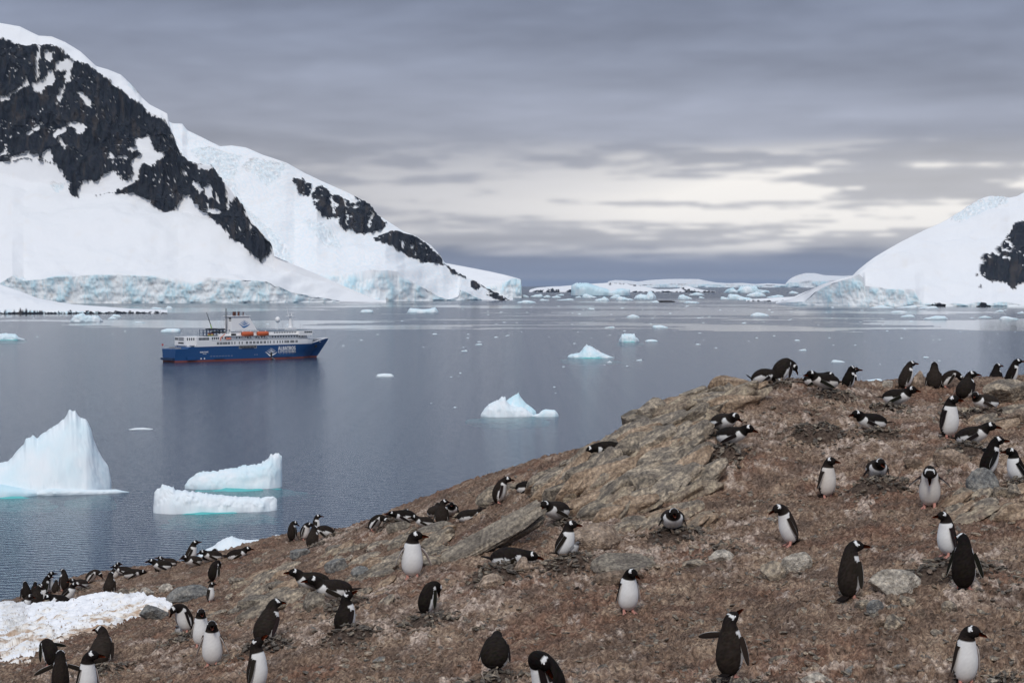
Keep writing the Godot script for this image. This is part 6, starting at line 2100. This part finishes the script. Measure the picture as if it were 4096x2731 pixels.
# bearing, height of the feet, height in the frame (0: usual size; negative: share of it), turn (0 faces the camera, 90 the right of the frame), pose, extras, label
var COLONY := [
	[3031, 1534, -0.95, 75, "tend", {}, "penguin bent over at the ridge, its pale flank against the preening one"],
	[3117, 1533, 0, 140, "bow", {"look": -75, "nod": 10, "stout": 1.1}, "dark-backed penguin on the ridge bowing its head to preen"],
	[3240, 1543, -0.9, 70, "lie", {"nod": -25}, "penguin resting behind the crest, only its rounded back showing"],
	[3330, 1569, 0, -68, "lie", {"look": 20, "dirt": 0.35}, "penguin lying on a nest at the crest, bill toward the channel, stained breast"],
	[3390, 1550, -0.75, 130, "sit", {}, "small penguin crouched between the crest nest and the standing bird"],
	[3408, 1553, -0.9, 120, "stand", {"look": -25, "back": 1.0}, "upright penguin on the crest behind the nesting bird, bill raised seaward"],
	[3618, 1557, -0.86, 118, "lean", {"stout": 1.1}, "hunched penguin beside the upright pink boulder on the ridge"],
	[3738, 1554, -0.95, 178, "sit", {"brown": 0.4}, "penguin seen squarely from behind on the ridge, head turned away"],
	[3780, 1552, -0.8, 95, "bow", {}, "penguin peeking out with lowered bill behind the back-turned ridge bird"],
	[3856, 1593, 0, 155, "crouch", {"look": -70}, "sitting penguin below the ridge, glossy back to us, bill pointing aside"],
	[3984, 1541, -0.9, 172, "sit", {"look": -40, "back": 0.5}, "penguin on the ridge half hidden by its cocked-tail neighbour"],
	[4042, 1543, -0.84, 105, "lean", {"cock": 50}, "penguin with cocked tail at the end of the ridge, looking out of frame"],
	[3560, 1620, 0, 66, "lie", {"look": -5}, "penguin lying on a nest just under the ridge with bill level"],
	[3797, 1754, 195, 52, "stand", {"look": 10, "dirt": 0.12, "cock": 20}, "tall penguin standing in front of the wide stone nest"],
	[3968, 1637, 0, -52, "lie", {"look": 45}, "nesting penguin beside the big grey boulder, facing us"],
	[3518, 1718, 0, -62, "lie", {"look": 15, "dirt": 0.1}, "penguin brooding with bill tipped up on the nest below the ridge"],
	[3855, 1782, 0, 72, "lie", {"tip": 8, "look": 10}, "dark penguin lying on a nest behind the large pinkish boulder"],
	[3950, 1912, 195, 122, "lean", {"spread_r": 78, "look": -20, "swing": 10}, "penguin stretching one flipper out above the split grey rock"],
	[4078, 1926, -0.9, -62, "sit", {}, "penguin cut off by the frame edge on a nest beside the split rock"],
	[3308, 1994, 188, 48, "stand", {"dirt": 0.45, "look": 10, "brown": 0.5, "cock": 14, "spread_l": 16}, "mud-stained penguin standing next to the dark stone nest"],
	[3506, 1913, 0, 6, "lie", {"look": 12, "nod": -6}, "penguin sitting on the dark stone nest, facing us"],
	[3720, 2034, 232, 0, "stoop", {"dirt": 0.3, "spread_l": 34, "spread_r": 34, "swing": 40, "stride": 0.05}, "penguin waddling straight down at us with its head bowed"],
	[3790, 2262, 205, -52, "stand", {"look": -6}, "penguin facing its partner across the empty nest"],
	[3856, 2362, 256, 168, "stand", {"spread_l": 16, "spread_r": 12, "look": 40, "cock": -6, "tip": 2}, "penguin with its back to us beside the empty nest"],
	[3398, 2400, 268, 142, "stand", {"look": -35, "spread_r": 8}, "penguin seen from behind, standing left of the square pale boulder"],
	[3162, 2184, 210, -58, "lean", {"nod": -24, "tip": 2, "stride": 0.03}, "penguin leaning forward and striding across the bare slope"],
	[2512, 2452, 212, 22, "stand", {"look": 22, "nod": -20, "stout": 1.06}, "white-breasted penguin alone on the bare slope, glancing down"],
	[2690, 2136, 0, 2, "lie", {"look": 4, "nod": -6}, "penguin brooding alone on the flat slate nest mid-slope"],
	[2918, 2742, 290, 152, "stand", {"spread_r": 72, "spread_l": 14, "look": -25, "nod": 34, "cock": 14}, "penguin from behind holding one flipper straight out, bill up"],
	[2205, 2842, 330, -84, "hunch", {"look": 160, "nod": -6, "stout": 1.05}, "preening penguin cut by the bottom edge, neck twisted back"],
	[1977, 2704, -0.8, 172, "crouch", {"nod": -60, "stout": 1.2}, "hunched penguin on a pebble nest, back turned and head tucked away"],
	[3862, 2744, 284, 34, "stand", {"look": 28, "nod": -8, "cock": 10}, "large penguin in the near corner, crisp white front, tail to one side"],
	[2250, 2240, 192, 68, "sit", {"look": 8, "cock": -4}, "penguin sitting tall over a grey chick on the nest by the long slab"],
	[1998, 2272, 0, 72, "flat", {"cock": 6, "look": 10}, "penguin lying flat beneath the long tilted slab"],
	[2245, 2086, 0, -38, "lie", {"look": 14, "nod": -12}, "penguin nestled at the upper end of the long tilted slab"],
	[1648, 2314, 216, 10, "stand", {"spread_l": 26, "spread_r": 30, "look": 68, "stride": 0.03, "stout": 1.06}, "penguin facing us with both flippers held out, bill in profile"],
	[1702, 2472, 185, 128, "hunch", {"nod": -30, "cock": 20}, "headless-looking preening penguin on a pebble nest, tail sticking out"],
	[1992, 2014, -0.84, 88, "hunch", {"nod": 40}, "small upright penguin on the skyline rocks above the long slab"],
	[2085, 1972, -0.84, 82, "lie", {}, "penguin head poking over the skyline beside the upright bird"],
	[1765, 2094, -0.84, 172, "sit", {"look": -70}, "penguin from behind touching bills with a nesting neighbour on the skyline"],
	[1806, 2058, -0.84, 0, "lie", {"nod": 6}, "penguin facing us on the skyline nest, bill to bill with its neighbour"],
	[1730, 2068, -0.76, 160, "lie", {}, "dark rump of a penguin low on the skyline behind the pair"],
	[1850, 2088, -0.84, 105, "lie", {"nod": -40}, "penguin lying with its head hidden behind rocks, smooth black back"],
	[1718, 2106, -0.71, -80, "lie", {}, "red-billed head just showing over a rock below the skyline pair"],
	[1642, 2084, -0.84, -80, "flat", {"nod": 14}, "penguin stretched flat on the skyline, flipper trailing on a rock"],
	[1560, 2096, -0.84, 100, "lie", {"look": 40, "cock": 16}, "penguin on a tall pebble nest on the skyline, tail over the edge"],
	[1490, 2124, -0.80, 60, "bow", {"nod": 20}, "penguin bowing to the pebble nest on the skyline"],
	[1318, 2146, -0.84, -80, "tend", {"cock": 34}, "penguin with raised tail poking its bill into a nest on the skyline"],
	[1262, 2140, -0.84, 84, "stand", {}, "penguin standing at the back of the skyline huddle"],
	[1216, 2160, -0.84, 52, "hunch", {"dirt": 0.2, "nod": 18}, "stooping pale-fronted penguin in the skyline huddle"],
	[1245, 2188, -0.84, 148, "sit", {"nod": -6}, "seated penguin at the front of the skyline huddle"],
	[1166, 2164, -0.84, 150, "stand", {"look": -60, "nod": -34, "cock": -6}, "penguin with lowered, turned head at the edge of the skyline huddle"],
	[850, 2326, 110, 138, "hunch", {"nod": -10, "cock": -14}, "preening penguin standing alone on the lower slope, back to us"],
	[840, 2410, 92, 62, "stand", {"look": 10}, "penguin standing by the blue-grey boulder at the snow's tip"],
	[756, 2256, 0, 78, "lean", {"nod": 10}, "upright penguin on the lower ridge looking toward the ice block"],
	[786, 2262, 0, -48, "lie", {}, "penguin lying at the foot of the upright ridge bird"],
	[828, 2250, -0.95, 150, "lie", {}, "round-backed penguin lying between neighbours before the ice block"],
	[925, 2240, 0, 82, "lie", {"tip": 6}, "penguin lying in profile against the ice block"],
	[868, 2240, -0.95, -70, "lie", {"nod": -10}, "penguin lying behind another, turned away from the ice block"],
	[668, 2280, 0, -78, "lie", {"look": -8}, "penguin lying in profile on the lower ridge with bill out to sea"],
	[690, 2264, -0.9, -85, "lie", {"nod": 10}, "head of a penguin lifted behind the one lying in profile"],
	[630, 2286, -0.7, 140, "sit", {}, "small penguin squatting under its neighbour's breast on the lower ridge"],
	[434, 2375, 0, 158, "sit", {"nod": 6}, "penguin seated back to us at the upper edge of the snow"],
	[456, 2312, -0.9, 60, "sit", {}, "penguin half hidden behind the seated bird at the snow edge"],
	[508, 2312, 0, 80, "flat", {"nod": 8}, "penguin stretched out along the shoulder of the lower ridge"],
	[512, 2298, -0.9, -100, "lie", {}, "dark penguin lying just beyond the stretched-out one"],
	[355, 2334, 0, 60, "bow", {"nod": 16}, "penguin bowing on the far lower ridge"],
	[334, 2354, 0, -55, "lie", {}, "penguin lying under the bowing one on the far ridge"],
	[256, 2364, 0, -146, "stand", {"nod": 0}, "tallest penguin on the far ridge, back turned, white side to the water"],
	[220, 2370, -0.7, 165, "sit", {}, "little penguin between two upright ones on the far ridge"],
	[194, 2374, 0, 86, "stand", {}, "penguin in profile at the edge of the far cluster"],
	[104, 2398, 0, -166, "sit", {"nod": -10}, "penguin seen from behind at the seaward end of the far cluster"],
	[136, 2384, -0.8, 165, "sit", {}, "partly hidden penguin in the middle of the far cluster"],
	[170, 2388, 0, 118, "lean", {}, "penguin leaning behind the red-billed one in the far cluster"],
	[176, 2412, 0, -38, "sit", {"look": -20}, "red-billed penguin facing its neighbour in the far cluster"],
	[141, 2426, 0, 148, "sit", {}, "stocky penguin with its back to us in the far cluster"],
	[84, 2446, -0.9, 62, "crouch", {"nod": -6}, "penguin crouched right against the snow in the far cluster"],
	[258, 2424, 0, -72, "lie", {"tip": 10, "nod": -26}, "penguin stooping at the snow edge with bill to a grey rock"],
	[262, 2400, -0.9, 60, "crouch", {}, "penguin looking over the back of the one stooping at the snow edge"],
	[204, 2668, 165, -152, "bow", {"spread_l": 66, "look": 15, "tip": 14, "nod": -6}, "penguin on the snow's edge with one flipper thrown back, head down"],
	[240, 2784, 205, 178, "stand", {"spread_l": 60, "spread_r": 60, "nod": -6, "brown": 0.4}, "penguin at the bottom edge from behind, both flippers lifted"],
	[346, 2806, 232, 26, "stand", {"look": 52}, "bright-billed penguin at the bottom edge, breast to us"],
	[396, 2662, 0, 162, "crouch", {"look": 60}, "penguin on a nest behind the bright-billed one"],
	[742, 2532, 165, -50, "hunch", {"look": -20, "nod": -10}, "penguin bowing over its chick at the inner end of the snow"],
	[802, 2590, 182, 6, "stand", {"nod": -6}, "middle one of the three penguins descending in a line"],
	[848, 2668, 218, -8, "stand", {"look": 10, "dirt": 0.10, "brown": 0.6, "spread_l": 14, "spread_r": 18, "stride": 0.03, "nod": -6}, "foremost of the three penguins descending in a line, walking"],
	[1052, 2575, 0, 138, "crouch", {"look": -10, "tip": 8}, "dark penguin sitting on a nest, back to us, behind the upward-looking one"],
	[1026, 2772, 242, 60, "stand", {"nod": 44, "look": 10}, "penguin at the bottom edge lifting its bill to the sky"],
	[1372, 2526, 205, 128, "sit", {"look": -40, "nod": 34, "tip": 6, "cock": 16}, "stout penguin sitting on a big pebble nest with its tail up"],
	[1372, 2392, 0, -76, "lie", {"look": -6, "nod": 4}, "penguin lying in profile on a slab behind the stout nesting bird"],
	[1284, 2356, 0, -78, "lie", {"nod": 8}, "penguin lying parallel behind the one on the slab"],
	[2470, 1828, 0, -80, "flat", {"nod": -18}, "penguin lying flat on the outcrop edge with bill over the drop"],
	[2292, 2240, 0, 50, "crouch", {"chick": true}, "downy grey chick at the sitting penguin's feet"],
	[718, 2540, 0, -30, "crouch", {"chick": true}, "downy grey chick under the bowing penguin at the snow"],
	[2876, 1735, 0, 36, "lie", {"look": 10, "nod": -20}, "upper of the two penguins nesting together on the outcrop"],
	[2896, 1800, 0, 66, "lie", {"nod": -10}, "lower of the two penguins nesting together on the outcrop"],
]

func make_penguins():
	foot_shape = foot_mesh()
	eye_shape = SphereMesh.new()
	eye_shape.radius = 0.013
	eye_shape.height = 0.026
	eye_shape.radial_segments = 8
	eye_shape.rings = 4
	for p in COLONY:
		var o: Dictionary = p[5].duplicate()
		o.merge({"px": float(p[0]), "py": float(p[1]), "tall": float(p[2]), "yaw": float(p[3]), "pose": p[4], "label": p[6]})
		penguin(o)
